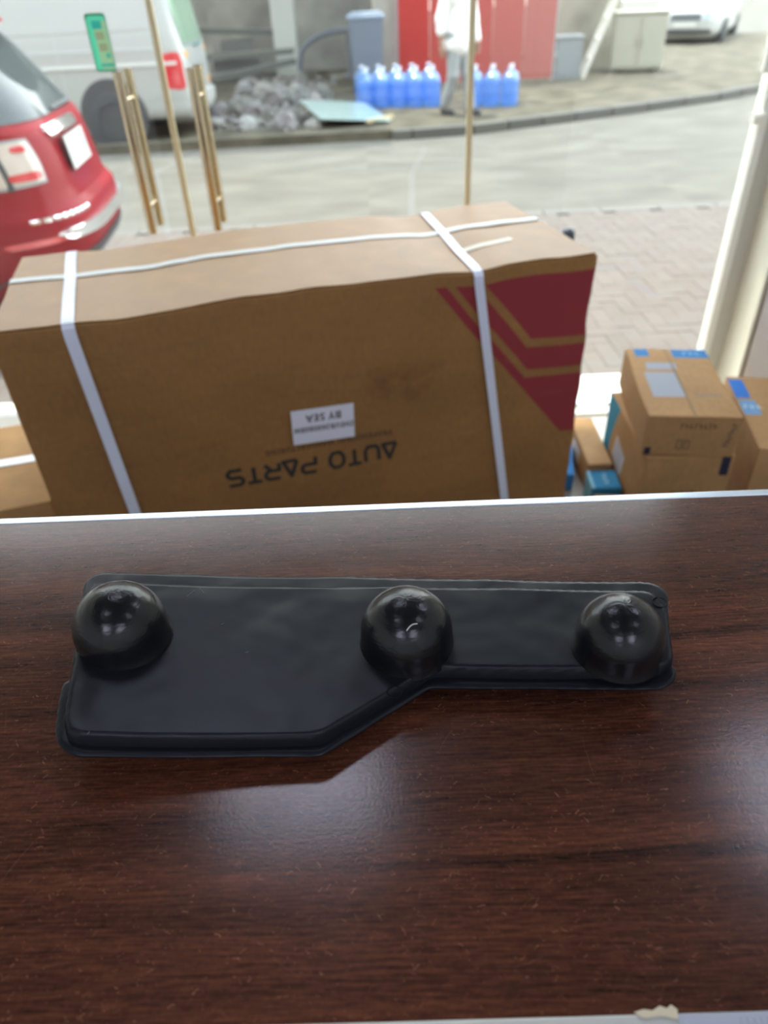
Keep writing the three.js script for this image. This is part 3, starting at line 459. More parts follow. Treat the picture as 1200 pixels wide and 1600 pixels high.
{
  const s = new THREE.Shape(); far.forEach(([x, z], i) => (i ? s.lineTo(x, -z) : s.moveTo(x, -z))); s.lineTo(8.2, 24); s.lineTo(6.6, 18.5); s.lineTo(6.4, 30); s.lineTo(-16, 30); s.closePath();
  const ground = new THREE.ExtrudeGeometry(s, { depth: 0.2, bevelEnabled: false }).rotateX(-Math.PI / 2).translate(0, G - 0.2, 0);
  structure('ground', metresUV(ground), std(0.27, 0.27, 0.258, 0.95, { specularIntensity: 0.2, map: repeated(tSand, 0.4, 0.4) }));
  const g = structureGroup('kerb_far'), m = [std(0.12, 0.12, 0.105, 0.9), std(0.11, 0.11, 0.1, 0.9)]; let n = 0;
  for (let i = 2; i + 1 < far.length - 1; i++) { // stones along the bend
    const [x0, z0] = far[i], [x1, z1] = far[i + 1], len = Math.hypot(x1 - x0, z1 - z0), k = Math.max(1, Math.round(len / 0.6));
    for (let j = 0; j < k; j++) { const t = (j + 0.5) / k, st = mesh('kerbstone', new RoundedBoxGeometry(len / k - 0.012, 0.3, 0.13, 2, 0.02), m[n++ % 2], g); st.position.set(mix(x0, x1, t), G - 0.14, mix(z0, z1, t) + 0.03); st.rotation.y = -Math.atan2(z1 - z0, x1 - x0); }
  }
}
{ // painted line on the far road
  structure('road_marking', new THREE.BoxGeometry(3.6, 0.006, 0.16).rotateY(-1.02).translate(10.1, ST - 0.006, -23.2), std(0.8, 0.8, 0.78, 0.8));
}

// ---------------------------------------------------------------- vehicles
// body as rings over height: [height, rear x, front x, half width]; rear faces +x, the car heads towards -x
function ringShape(P, n) {
  const at = (h) => { let i = 0; while (i < P.length - 2 && P[i + 1][0] < h) i++; const a = P[i], b = P[i + 1], t = clamp((h - a[0]) / (b[0] - a[0])); return [mix(a[1], b[1], t), mix(a[2], b[2], t), mix(a[3], b[3], t)]; };
  const rear = (h, z) => { const [xr, xf, hw] = at(h), ax = (xr - xf) / 2; return (xr + xf) / 2 + ax * Math.max(0, 1 - Math.abs(z / hw) ** n) ** (1 / n); };
  const front = (h, z) => { const [xr, xf, hw] = at(h), ax = (xr - xf) / 2; return (xr + xf) / 2 - ax * Math.max(0, 1 - Math.abs(z / hw) ** n) ** (1 / n); };
  const side = (h, x) => { const [xr, xf, hw] = at(h), ax = (xr - xf) / 2, c = (xr + xf) / 2; return hw * Math.max(0, 1 - Math.abs((x - c) / ax) ** n) ** (1 / n); };
  const body = () => {
    const K = 96, hs = []; for (let i = 0; i + 1 < P.length; i++) for (let j = 0; j < 3; j++) hs.push(mix(P[i][0], P[i + 1][0], j / 3)); hs.push(P[P.length - 1][0]);
    const pos = [], idx = [];
    for (const h of hs) { const [xr, xf, hw] = at(h); for (let k = 0; k < K; k++) { const a = k / K * Math.PI * 2, c = Math.cos(a), s = Math.sin(a), q = (v) => Math.sign(v) * Math.abs(v) ** (2 / n); pos.push((xr + xf) / 2 + (xr - xf) / 2 * q(c), h, hw * q(s)); } }
    for (let i = 0; i + 1 < hs.length; i++) for (let k = 0; k < K; k++) { const a = i * K + k, b = i * K + (k + 1) % K; idx.push(a, a + K, b, b, a + K, b + K); }
    for (const [row, up] of [[0, 0], [hs.length - 1, 1]]) { const c = pos.length / 3, [xr, xf] = at(hs[row]); pos.push((xr + xf) / 2, hs[row], 0); for (let k = 0; k < K; k++) { const a = row * K + k, b = row * K + (k + 1) % K; up ? idx.push(a, c, b) : idx.push(a, b, c); } }
    const g = new THREE.BufferGeometry(); g.setAttribute('position', new THREE.Float32BufferAttribute(pos, 3)); g.setIndex(idx); g.computeVertexNormals(); return metresUV(g);
  };
  // thin shell lying on the body: place(u, v, lift) gives a point
  const shell = (place, nu, nv, lift, round = 0) => {
    const pos = [], idx = [], W = nu + 1, q = (u, v) => { const a = u * 2 - 1, b = v * 2 - 1; return [(a * Math.sqrt(1 - round * b * b) + 1) / 2, (b * Math.sqrt(1 - round * a * a) + 1) / 2]; };
    for (const l of [lift, -0.02]) for (let j = 0; j <= nv; j++) for (let i = 0; i <= nu; i++) pos.push(...place(...q(i / nu, j / nv), l));
    const N = W * (nv + 1), quad = (a, b, c, d) => idx.push(a, b, c, b, d, c);
    for (let j = 0; j < nv; j++) for (let i = 0; i < nu; i++) { const a = j * W + i; quad(a, a + 1, a + W, a + W + 1); }
    for (let i = 0; i < nu; i++) { quad(N + i, N + i + 1, i, i + 1); const a = nv * W + i; quad(a, a + 1, N + a, N + a + 1); }
    for (let j = 0; j < nv; j++) { const a = j * W, b = a + nu; quad(N + a, a, N + a + W, a + W); quad(b, N + b, b + W, N + b + W); }
    const g = new THREE.BufferGeometry(); g.setAttribute('position', new THREE.Float32BufferAttribute(pos, 3)); g.setIndex(idx); const f = toCreasedNormals(g, 0.6); 
    const uv = new Float32Array(f.attributes.position.count * 2); f.setAttribute('uv', new THREE.BufferAttribute(uv, 2)); return f;
  };
  const onRear = (z0, z1, h0, h1, lift = 0.006, round = 0) => shell((u, v, l) => { const z = mix(z0, z1, u), h = mix(h0, h1, v); return [rear(h, z) + l, h, z]; }, 16, 8, lift, round);
  const onFront = (z0, z1, h0, h1, lift = 0.006, round = 0) => shell((u, v, l) => { const z = mix(z1, z0, u), h = mix(h0, h1, v); return [front(h, z) - l, h, z]; }, 16, 8, lift, round);
  const onSide = (s, x0, x1, h0, h1, lift = 0.006, round = 0, lean = 0) => shell((u, v, l) => { const h = mix(h0, h1, v), x = mix(s > 0 ? x0 : x1, s > 0 ? x1 : x0, u) + lean * v * (s > 0 ? mix(1, 0.5, u) : mix(0.5, 1, u)); return [x, h, s * (side(h, x) + l)]; }, 20, 6, lift, round);
  return { body, onRear, onFront, onSide, rear, side };
}
function wheel(t, x, z, r, w) {
  const prof = [[r * 0.6, -w / 2], [r * 0.9, -w / 2], [r * 0.98, -w * 0.38], [r, -w * 0.2], [r, w * 0.2], [r * 0.98, w * 0.38], [r * 0.9, w / 2], [r * 0.6, w / 2]];
  const wt = mesh('tyre', new THREE.LatheGeometry(prof.map((p) => new THREE.Vector2(...p)), 36).rotateX(Math.PI / 2).translate(x, r, z), M.tyre, t);
  const spokes = [cyl(r * 0.62, r * 0.62, w * 0.7, 32).rotateX(Math.PI / 2).translate(x, r, z)];
  for (let i = 0; i < 6; i++) spokes.push(box(r * 0.1, r * 1.1, 0.02, 0, 0, 0).rotateZ(i * Math.PI / 6).translate(x, r, z + Math.sign(z) * (w * 0.36)));
  mesh('rim', spokes, M.rim, wt);
}
{ // red car parked on the pavement, tail towards the middle
  const t = thing('car', 'red car parked outside the left glass door, tail lamps and number plate in view', 'car', [-1.64, ST, -4.83], 5.5 * RAD);
  const S = ringShape([[0.2, -0.4, -4.2, 0.78], [0.3, -0.16, -4.5, 0.88], [0.42, -0.04, -4.6, 0.915], [0.55, 0, -4.62, 0.925], [0.68, -0.015, -4.6, 0.93], [0.74, -0.065, -4.58, 0.93], [0.95, -0.1, -4.5, 0.925], [1.05, -0.125, -4.3, 0.91], [1.1, -0.15, -3.6, 0.89], [1.28, -0.28, -3.1, 0.82], [1.46, -0.42, -2.75, 0.75], [1.6, -0.56, -2.45, 0.69], [1.68, -0.75, -2.2, 0.6], [1.71, -1.1, -1.9, 0.35]], 4.2);
  mesh('car_body', S.body(), M.red, t);
  mesh('rear_window', S.onRear(-0.68, 0.68, 1.13, 1.52, 0.008, 0.06), M.carGlass, t);
  mesh('spoiler', S.onRear(-0.6, 0.6, 1.555, 1.62, 0.1, 0.1), M.red, t);
  mesh('wiper', S.onRear(-0.35, 0.1, 1.14, 1.155, 0.02), M.blackTrim, t);
  for (const s of [-1, 1]) {
    mesh('side_window', S.onSide(s, -2.55, -0.62, 1.12, 1.5, 0.006, 0.1), M.carGlass, t);
    const [a, b] = s > 0 ? [0.59, 0.905] : [-0.905, -0.59];
    const lamp = mesh('tail_lamp', S.onRear(a, b, 0.86, 1.06, 0.012, 0.12), M.lampClear, t);
    mesh('lamp_surround', S.onRear(a - 0.012, b + 0.012, 0.845, 1.072, 0.006, 0.1), std(0.3, 0.31, 0.32, 0.35), t);
    mesh('red_lens', S.onRear(mix(a, b, 0.06), mix(a, b, 0.46), 0.875, 0.915, 0.02, 0.3), M.lampRed, lamp);
    mesh('red_lens', S.onRear(mix(a, b, 0.56), mix(a, b, 0.94), 0.875, 0.915, 0.02, 0.3), M.lampRed, lamp);
    mesh('red_lens', S.onRear(mix(a, b, s > 0 ? 0.12 : 0.7), mix(a, b, s > 0 ? 0.3 : 0.88), 1.01, 1.04, 0.02, 0.3), M.lampRed, lamp);
    mesh('tailgate_gap', S.onRear(s * 0.735 - 0.006, s * 0.735 + 0.006, 0.84, 1.075, 0.018), M.blackTrim, t);
    for (const x of [-0.95, -3.75]) { mesh('wheel_arch', new THREE.TorusGeometry(0.385, 0.03, 8, 28, Math.PI).translate(x, 0.35, s * 0.915), M.blackTrim, t); wheel(t, x, s * 0.83, 0.35, 0.23); }
    mesh('reflector', S.onRear(s * 0.72 - 0.09, s * 0.72 + 0.09, 0.555, 0.585, 0.01, 0.2), M.lampRed, t);
  }
  const [c, k] = canvas(256, 128); k.fillStyle = '#d8d8d2'; k.fillRect(0, 0, 256, 128); k.fillStyle = '#8c8f94'; lettering(k, 4, 34, 66, 52, '#8c8f94', 0, 140); k.fillStyle = '#d99a9a'; k.fillRect(180, 26, 34, 26); k.fillStyle = '#7aa0c8'; k.fillRect(200, 44, 26, 34);
  const tilt = 0.12, pl = mesh('number_plate', new THREE.BoxGeometry(0.012, 0.17, 0.44), [new THREE.MeshStandardMaterial({ map: canvasTexture(c), roughness: 0.4 }), M.blackTrim, M.blackTrim, M.blackTrim, M.blackTrim, M.blackTrim], t); pl.position.set(-0.075, 0.945, 0.13); pl.rotation.z = tilt;
  mesh('plate_garnish', S.onRear(-0.14, 0.42, 1.04, 1.1, 0.02, 0.12), M.chrome, t);
  mesh('chrome_strip', S.onRear(-0.78, 0.67, 0.555, 0.62, 0.03, 0.12), M.chrome, t);
  const letters = []; for (let i = 0; i < 9; i++) letters.push(S.onRear(0.74 - i * 0.04 - 0.027, 0.74 - i * 0.04, 0.668, 0.69, 0.005)); mesh('badge', letters, M.chrome, t);
  mesh('lower_bumper', S.onRear(-0.8, 0.8, 0.24, 0.46, 0.012, 0.1), M.blackTrim, t);
  mesh('skid_plate', S.onRear(-0.55, 0.55, 0.33, 0.4, 0.025, 0.1), std(0.3, 0.31, 0.31, 0.5), t);
}
{ // white van
  const t = thing('van', 'white van with a green tinted rear window across the road, behind the red car', 'van', [-2.19, ST, -11.3], 0);
  const S = ringShape([[0.34, -0.04, -4.5, 0.8], [0.42, 0.0, -4.72, 0.83], [0.62, 0.01, -4.78, 0.845], [0.95, 0, -4.76, 0.848], [1.1, -0.02, -4.65, 0.845], [1.25, -0.05, -4.4, 0.83], [1.85, -0.15, -3.8, 0.73], [2.0, -0.22, -3.6, 0.64], [2.06, -0.5, -3.3, 0.4]], 13);
  mesh('van_body', S.body(), M.van, t);
  mesh('rear_window', S.onRear(-0.62, 0.66, 1.14, 1.72, 0.008, 0.05), M.vanGlass, t);
  mesh('window_seal', S.onRear(-0.66, 0.70, 1.1, 1.76, 0.004, 0.05), std(0.2, 0.24, 0.22, 0.6), t);
  mesh('rear_bumper', S.onRear(-0.84, 0.84, 0.34, 0.56, 0.05, 0.03), std(0.46, 0.47, 0.455, 0.4), t);
  mesh('wiper', S.onRear(-0.3, 0.1, 1.08, 1.1, 0.03), std(0.05, 0.2, 0.2, 0.5), t);
  for (const s of [-1, 1]) {
    mesh('tail_lamp', S.onRear(s > 0 ? 0.775 : -0.838, s > 0 ? 0.838 : -0.775, 0.66, 1.06, 0.012, 0.2), M.lampRed, t);
    mesh('amber_lamp', S.onRear(s * 0.66 - 0.035, s * 0.66 + 0.035, 0.99, 1.06, 0.012, 0.3), M.lampAmber, t);
    mesh('amber_lamp', S.onRear(s * 0.5 - 0.04, s * 0.5 + 0.04, 0.62, 0.7, 0.012, 0.3), M.lampAmber, t);
    mesh('side_window', S.onSide(s, -3.5, -0.35, 1.3, 1.74, 0.005, 0.04), M.van, t);
    mesh('side_moulding', S.onSide(s, -4.2, -0.12, 0.93, 0.965, 0.012), std(0.68, 0.7, 0.69, 0.5), t);
    mesh('rail_groove', S.onSide(s, -2.4, -0.25, 1.1, 1.125, 0.003), std(0.5, 0.52, 0.52, 0.6), t);
    for (const x of [-1.55, -2.75]) mesh('door_gap', S.onSide(s, x - 0.006, x + 0.006, 0.5, 1.8, 0.003), std(0.5, 0.52, 0.52, 0.6), t);
    for (const x of [-1.02, -3.6]) { mesh('wheel_arch', cyl(0.42, 0.42, 0.03, 40).rotateX(Math.PI / 2).translate(x, 0.40, s * 0.836), M.blackTrim, t); wheel(t, x, s * 0.76, 0.34, 0.21); }
  }
}
{ // white car coming down the side road, nose to the viewer
  const t = thing('car', 'white car with dark grille far away on the road at top right', 'car', [10.2, ST, -25.0], 61 * RAD);
  const S = ringShape([[0.2, -0.2, -4.3, 0.75], [0.35, -0.05, -4.5, 0.86], [0.6, 0, -4.55, 0.88], [0.8, -0.05, -4.5, 0.88], [0.92, -0.1, -4.2, 0.86], [1.0, -0.3, -3.3, 0.82], [1.2, -0.7, -2.8, 0.74], [1.4, -1.1, -2.4, 0.64], [1.47, -1.5, -2.1, 0.4]], 4.4);
  const S2 = S; mesh('car_body', S.body(), M.whiteCar, t);
  mesh('windscreen', S2.onFront(-0.66, 0.66, 1.03, 1.36, 0.006, 0.06), M.carGlass, t); mesh('rear_window', S2.onRear(-0.6, 0.6, 1.03, 1.34, 0.006, 0.06), M.carGlass, t);
  mesh('grille', S2.onFront(-0.36, 0.36, 0.6, 0.74, 0.012, 0.08), M.blackTrim, t); mesh('air_intake', S2.onFront(-0.62, 0.62, 0.32, 0.42, 0.012, 0.08), M.blackTrim, t);
  for (const s of [-1, 1]) { mesh('headlamp', S2.onFront(s > 0 ? 0.42 : -0.78, s > 0 ? 0.78 : -0.42, 0.62, 0.76, 0.014, 0.15), std(0.32, 0.42, 0.52, 0.2, { clearcoat: 1 }), t); mesh('side_window', S2.onSide(s, -2.7, -0.95, 1.03, 1.34, 0.006, 0.1), M.carGlass, t); for (const x of [-0.9, -3.65]) wheel(t, x, s * 0.78, 0.32, 0.2); }
  mesh('number_plate', S2.onFront(-0.26, 0.26, 0.47, 0.56, 0.02), std(0.7, 0.7, 0.68, 0.5), t);
}

// ---------------------------------------------------------------- far side of the street
{ // grey building wall under a shade roof, with its posts
  structure('building_wall', metresUV(span(-16, 0.62, G, 4.6, -19.4, -19.1)), std(0.82, 0.84, 0.84, 0.9, { map: repeated(tConcrete, 0.3, 0.3) }));
  structure('building_return', metresUV(span(0.25, 0.62, G, 4.6, -19.1, -15.3)), std(0.82, 0.82, 0.8, 0.9, { map: repeated(tConcrete, 0.3, 0.3) }));
  const t = thing('shade_roof', 'flat sheet roof on white posts over the shaded yard', 'canopy', [0, 0, 0]);
  mesh('roof_sheet', span(-9, -0.75, 4.4, 4.46, -18.6, -11.2), std(0.7, 0.7, 0.68, 0.7), t);
  for (const [x, z] of [[-1.6, -18.2], [-8, -11.4], [-8, -18]]) mesh('post', span(x - 0.24, x + 0.24, G, 4.4, z - 0.2, z + 0.2, 0.02), std(0.7, 0.74, 0.72, 0.6), t);
}
{ // red site hoarding of upright sheets
  const g = structureGroup('hoarding');
  for (let i = 0; i < 5; i++) mesh('panel', span(0.66 + i * 0.555, 0.66 + (i + 1) * 0.555 - 0.012, G + 0.04, 2.4, -15.02 - (i % 2) * 0.012, -14.98, 0.006), std(0.4, 0.025 + 0.03 * i, 0.018 + 0.027 * i, 0.85, { specularIntensity: 0.2 }), g);
  mesh('frame', [span(0.62, 3.5, 0.3, 0.36, -15.1, -15.03), span(0.62, 3.5, 1.9, 1.96, -15.1, -15.03), ...[0.64, 2.05, 3.44].map((x) => span(x - 0.03, x + 0.03, G, 2.4, -15.12, -15.04))], std(0.4, 0.4, 0.4, 0.6), g);
  structure('pale_wall', metresUV(span(3.5, 5.0, G, 3.6, -16.8, -16.5)), std(0.7, 0.68, 0.6, 0.9, { map: repeated(tConcrete, 0.3, 0.3) }));
}
{ // bits in the yard and by the hoarding
  const b = thing('waste_bin', 'tall blue grey plastic bin beside the grey wall', 'bin', [0.09, G, -14.3]);
  mesh('bin_body', [new THREE.CylinderGeometry(0.40, 0.33, 1.05, 4, 1).rotateY(Math.PI / 4).translate(0, 0.56, 0)].map((g) => toCreasedNormals(g, 0.3)), std(0.14, 0.165, 0.205, 0.7), b);
  mesh('lid', [box(0.62, 0.06, 0.6, 0, 1.11, 0, 0.02), box(0.5, 0.05, 0.48, 0, 1.15, 0, 0.02)], std(0.26, 0.31, 0.39, 0.6), b);
  for (const s of [-1, 1]) mesh('wheel', cyl(0.08, 0.08, 0.05, 20).rotateZ(Math.PI / 2).translate(s * 0.24, 0.08, -0.2), M.tyre, b);
  const sh = thing('sheet', 'pale green sheet of glass lying on the rubble in the shaded yard', 'sheet', [-0.3, G, -11.55], 0.25);
  const pane = mesh('glass_sheet', box(1.0, 0.02, 1.5, 0, 0, 0, 0.004), std(0.42, 0.55, 0.52, 0.2, { clearcoat: 0.6 }), sh); pane.position.y = 0.11; pane.rotation.set(0.04, 0, -0.1);
  mesh('timber_edge', box(0.5, 0.05, 0.06, 0, 0, 0, 0.005).rotateY(0.5).translate(0.36, 0.05, 0.64), std(0.5, 0.42, 0.26, 0.8), sh);
  mesh('batten', box(1.0, 0.07, 0.06, 0, 0.045, -0.3, 0.005), std(0.4, 0.34, 0.24, 0.8), sh);
  const tb = thing('crate', 'dark grey plastic crate at the right end of the red hoarding', 'crate', [3.72, G, -15.3], 0.1);
  mesh('crate_body', [span(-0.24, 0.24, 0, 0.05, -0.2, 0.2), span(-0.24, 0.24, 0.05, 0.62, 0.16, 0.2, 0.01), span(-0.24, 0.24, 0.05, 0.62, -0.2, -0.16, 0.01), span(-0.24, -0.2, 0.05, 0.62, -0.16, 0.16, 0.01), span(0.2, 0.24, 0.05, 0.62, -0.16, 0.16, 0.01)], std(0.24, 0.26, 0.27, 0.6), tb);
  mesh('rim', [span(-0.26, 0.26, 0.62, 0.66, 0.15, 0.22, 0.01), span(-0.26, 0.26, 0.62, 0.66, -0.22, -0.15, 0.01), span(-0.26, -0.19, 0.62, 0.66, -0.15, 0.15), span(0.19, 0.26, 0.62, 0.66, -0.15, 0.15)], std(0.3, 0.32, 0.33, 0.6), tb);
  const ld = thing('ladder', 'pale folding ladder leaning at the pale wall', 'ladder', [4.02, G, -15.2], -0.12);
  for (const s of [-0.22, 0.22]) mesh('rail', box(0.06, 2.7, 0.04, 0, 1.35, 0, 0.006).rotateZ(-0.36).translate(0, 0, s), std(0.66, 0.64, 0.58, 0.5), ld);
  for (let i = 0; i < 8; i++) mesh('rung', box(0.05, 0.03, 0.44).translate(0.12 + i * 0.112, 0.3 + i * 0.3, 0), std(0.62, 0.6, 0.55, 0.5), ld);
  const cb = thing('cabinet', 'pale beige metal cabinet standing out by the road bend', 'cabinet', [5.15, G, -15.75], -0.2);
  mesh('cabinet_body', span(-0.46, 0.46, 0.06, 0.92, -0.3, 0.3, 0.015), std(0.4, 0.39, 0.32, 0.6), cb);
  for (const s of [-1, 1]) { const d = mesh('door', span(s * 0.225 - 0.21, s * 0.225 + 0.21, 0.1, 0.88, 0.3, 0.318, 0.006), std(0.39, 0.38, 0.31, 0.6), cb); mesh('handle', span(s * 0.05 - 0.01, s * 0.05 + 0.01, 0.42, 0.56, 0.318, 0.335, 0.004), std(0.3, 0.3, 0.28, 0.5), d); mesh('foot', span(s * 0.4 - 0.05, s * 0.4 + 0.05, 0, 0.06, -0.25, 0.25), std(0.3, 0.3, 0.28, 0.7), cb); }
  mesh('cabinet_top', span(-0.49, 0.49, 0.92, 0.96, -0.33, 0.33, 0.01), std(0.46, 0.45, 0.37, 0.6), cb);
  // rubble: nobody could count it
  const rock = new THREE.IcosahedronGeometry(0.1, 1), p = rock.attributes.position; for (let i = 0; i < p.count; i++) { const f = 1 + 0.5 * nz(p.getX(i) * 17, p.getY(i) * 17, p.getZ(i) * 17); p.setXYZ(i, p.getX(i) * f, p.getY(i) * f * 0.7, p.getZ(i) * f); } rock.computeVertexNormals();
  const N = 420, im = new THREE.InstancedMesh(rock, std(1, 1, 1, 0.95), N), q = new THREE.Matrix4(), e = new THREE.Euler(), Q = new THREE.Quaternion();
  for (let i = 0; i < N; i++) {
    const big = rnd() ** 5, s = 0.3 + 1.5 * big, x = rr(-2.3, -0.55), z = rr(-10.7, -16.5) - (rnd() < 0.4 ? rr(0, 1.5) : 0);
    q.compose(new THREE.Vector3(x, G + 0.03 * s, z), Q.setFromEuler(e.set(rr(0, 6), rr(0, 6), rr(0, 6))), new THREE.Vector3(s, s * rr(0.6, 1), s * rr(0.8, 1.4))); im.setMatrixAt(i, q);
    const g = rr(0.17, 0.29); im.setColorAt(i, new THREE.Color().setRGB(g * rr(0.95, 1.06), g * 0.97, g * rr(0.88, 1)));
  }
  im.name = 'rubble'; tag(im, 'heap of grey broken stones strewn over the shaded yard', 'rubble', null, 'stuff'); im.castShadow = im.receiveShadow = true; scene.add(im);
  const planks = [[-2.35, 0.2, -17.2, 2.0, 0.35, 0.2], [-2.5, 0.45, -17.6, 2.2, 0.1, -0.1], [-2.7, 0.86, -17.9, 1.8, -0.2, 0.25]];
  planks.forEach(([x, y, z, l, a, r], i) => { const m = mesh('plank', box(l, 0.1, 0.22, 0, 0, 0, 0.01), std(0.16, 0.17, 0.16, 0.9)); m.position.set(x, G + y, z); m.rotation.set(0, r, a * 0.35); tag(m, ['dark weathered plank lying lowest on the junk pile by the white post', 'dark weathered plank in the middle of the junk pile by the white post', 'dark weathered plank on top of the junk pile by the white post'][i], 'plank', 'planks on the junk pile'); });
  const bl = thing('junk_block', 'dark concrete block under the planks beside the white post', 'block', [-2.7, G, -18.1], 0.2);
  mesh('block_body', [span(-0.5, 0.5, 0, 0.36, -0.24, 0.24, 0.02), span(-0.3, 0.42, 0.36, 0.7, -0.2, 0.2, 0.02)], std(0.2, 0.21, 0.21, 0.9), bl);
  const pp = thing('pipe', 'dark bent pipe fixed on the grey wall left of the bin', 'pipe', [-0.55, 0.62, -17.2]);
  mesh('pipe_run', tube([[-0.75, -0.62, 0], [-0.66, -0.18, 0], [-0.3, 0.06, 0], [0.25, 0.14, 0], [0.5, 0.1, 0]], 0.055, 40, 10), std(0.16, 0.18, 0.22, 0.6), pp);
  mesh('elbow', cyl(0.075, 0.075, 0.16, 18).rotateZ(Math.PI / 2).translate(0.52, 0.1, 0), std(0.14, 0.16, 0.2, 0.6), pp);
  mesh('leg', cyl(0.05, 0.05, 0.72, 12).translate(0.3, -0.26, 0), std(0.16, 0.17, 0.19, 0.7), pp);
  mesh('foot', box(0.3, 0.06, 0.3, 0.3, -0.64, 0, 0.01), std(0.16, 0.17, 0.19, 0.7), pp);
}
{ // blue water jugs
  const prof = [[0.001, 0], [0.11, 0], [0.122, 0.012], [0.125, 0.05], [0.12, 0.085], [0.125, 0.12], [0.12, 0.155], [0.125, 0.19], [0.12, 0.225], [0.125, 0.26], [0.125, 0.33], [0.115, 0.365], [0.085, 0.4], [0.042, 0.425], [0.03, 0.44], [0.029, 0.475]];
  const t = thing('water_jug', 'x', 'jug', [0, 0, 0], 0, 'blue water jugs on the pavement across the road');
  mesh('jug_body', new THREE.LatheGeometry(prof.map((p) => new THREE.Vector2(...p)), 28), std(0.4, 0.66, 0.98, 0.12, { transmission: 0.75, thickness: 0, clearcoat: 0.5 }), t);
  mesh('cap', cyl(0.033, 0.035, 0.035, 20).translate(0, 0.485, 0), std(0.8, 0.85, 0.95, 0.2, { clearcoat: 1 }), t);
  const f = 0.939, words = ['first', 'second', 'third', 'fourth', 'fifth', 'sixth', 'seventh', 'eighth', 'ninth', 'tenth'];
  const rows = [
    ['front row left of the walking man', [0, 1, 2, 3, 4].map((i) => [0.03 + 0.27 * i, -13.42 + 0.05 * i])],
    ['middle row left of the walking man', [0, 1, 2, 3, 4].map((i) => [0.06 + 0.272 * i, -13.82 + 0.03 * i])],
    ['back row left of the walking man', [0, 1, 2, 3, 4].map((i) => [-0.02 + 0.285 * i, -14.24 + 0.02 * i])],
    ['front row right of the walking man', [[1.74, -12.95], [2.02, -12.92], [2.3, -12.88]]],
    ['back row right of the walking man', [[1.82, -13.4], [2.1, -13.36], [2.39, -13.3]]],
  ];
  let first = true;
  for (const [row, spots] of rows) spots.forEach(([x, z], i) => {
    const label = `blue water jug, ${words[i]} from the left in the ${row}`, p = [x * f, G, z * f];
    if (first) { t.position.set(...p); t.userData.label = label; first = false; } else copy(t, p, rr(0, 6), label);
  });
}

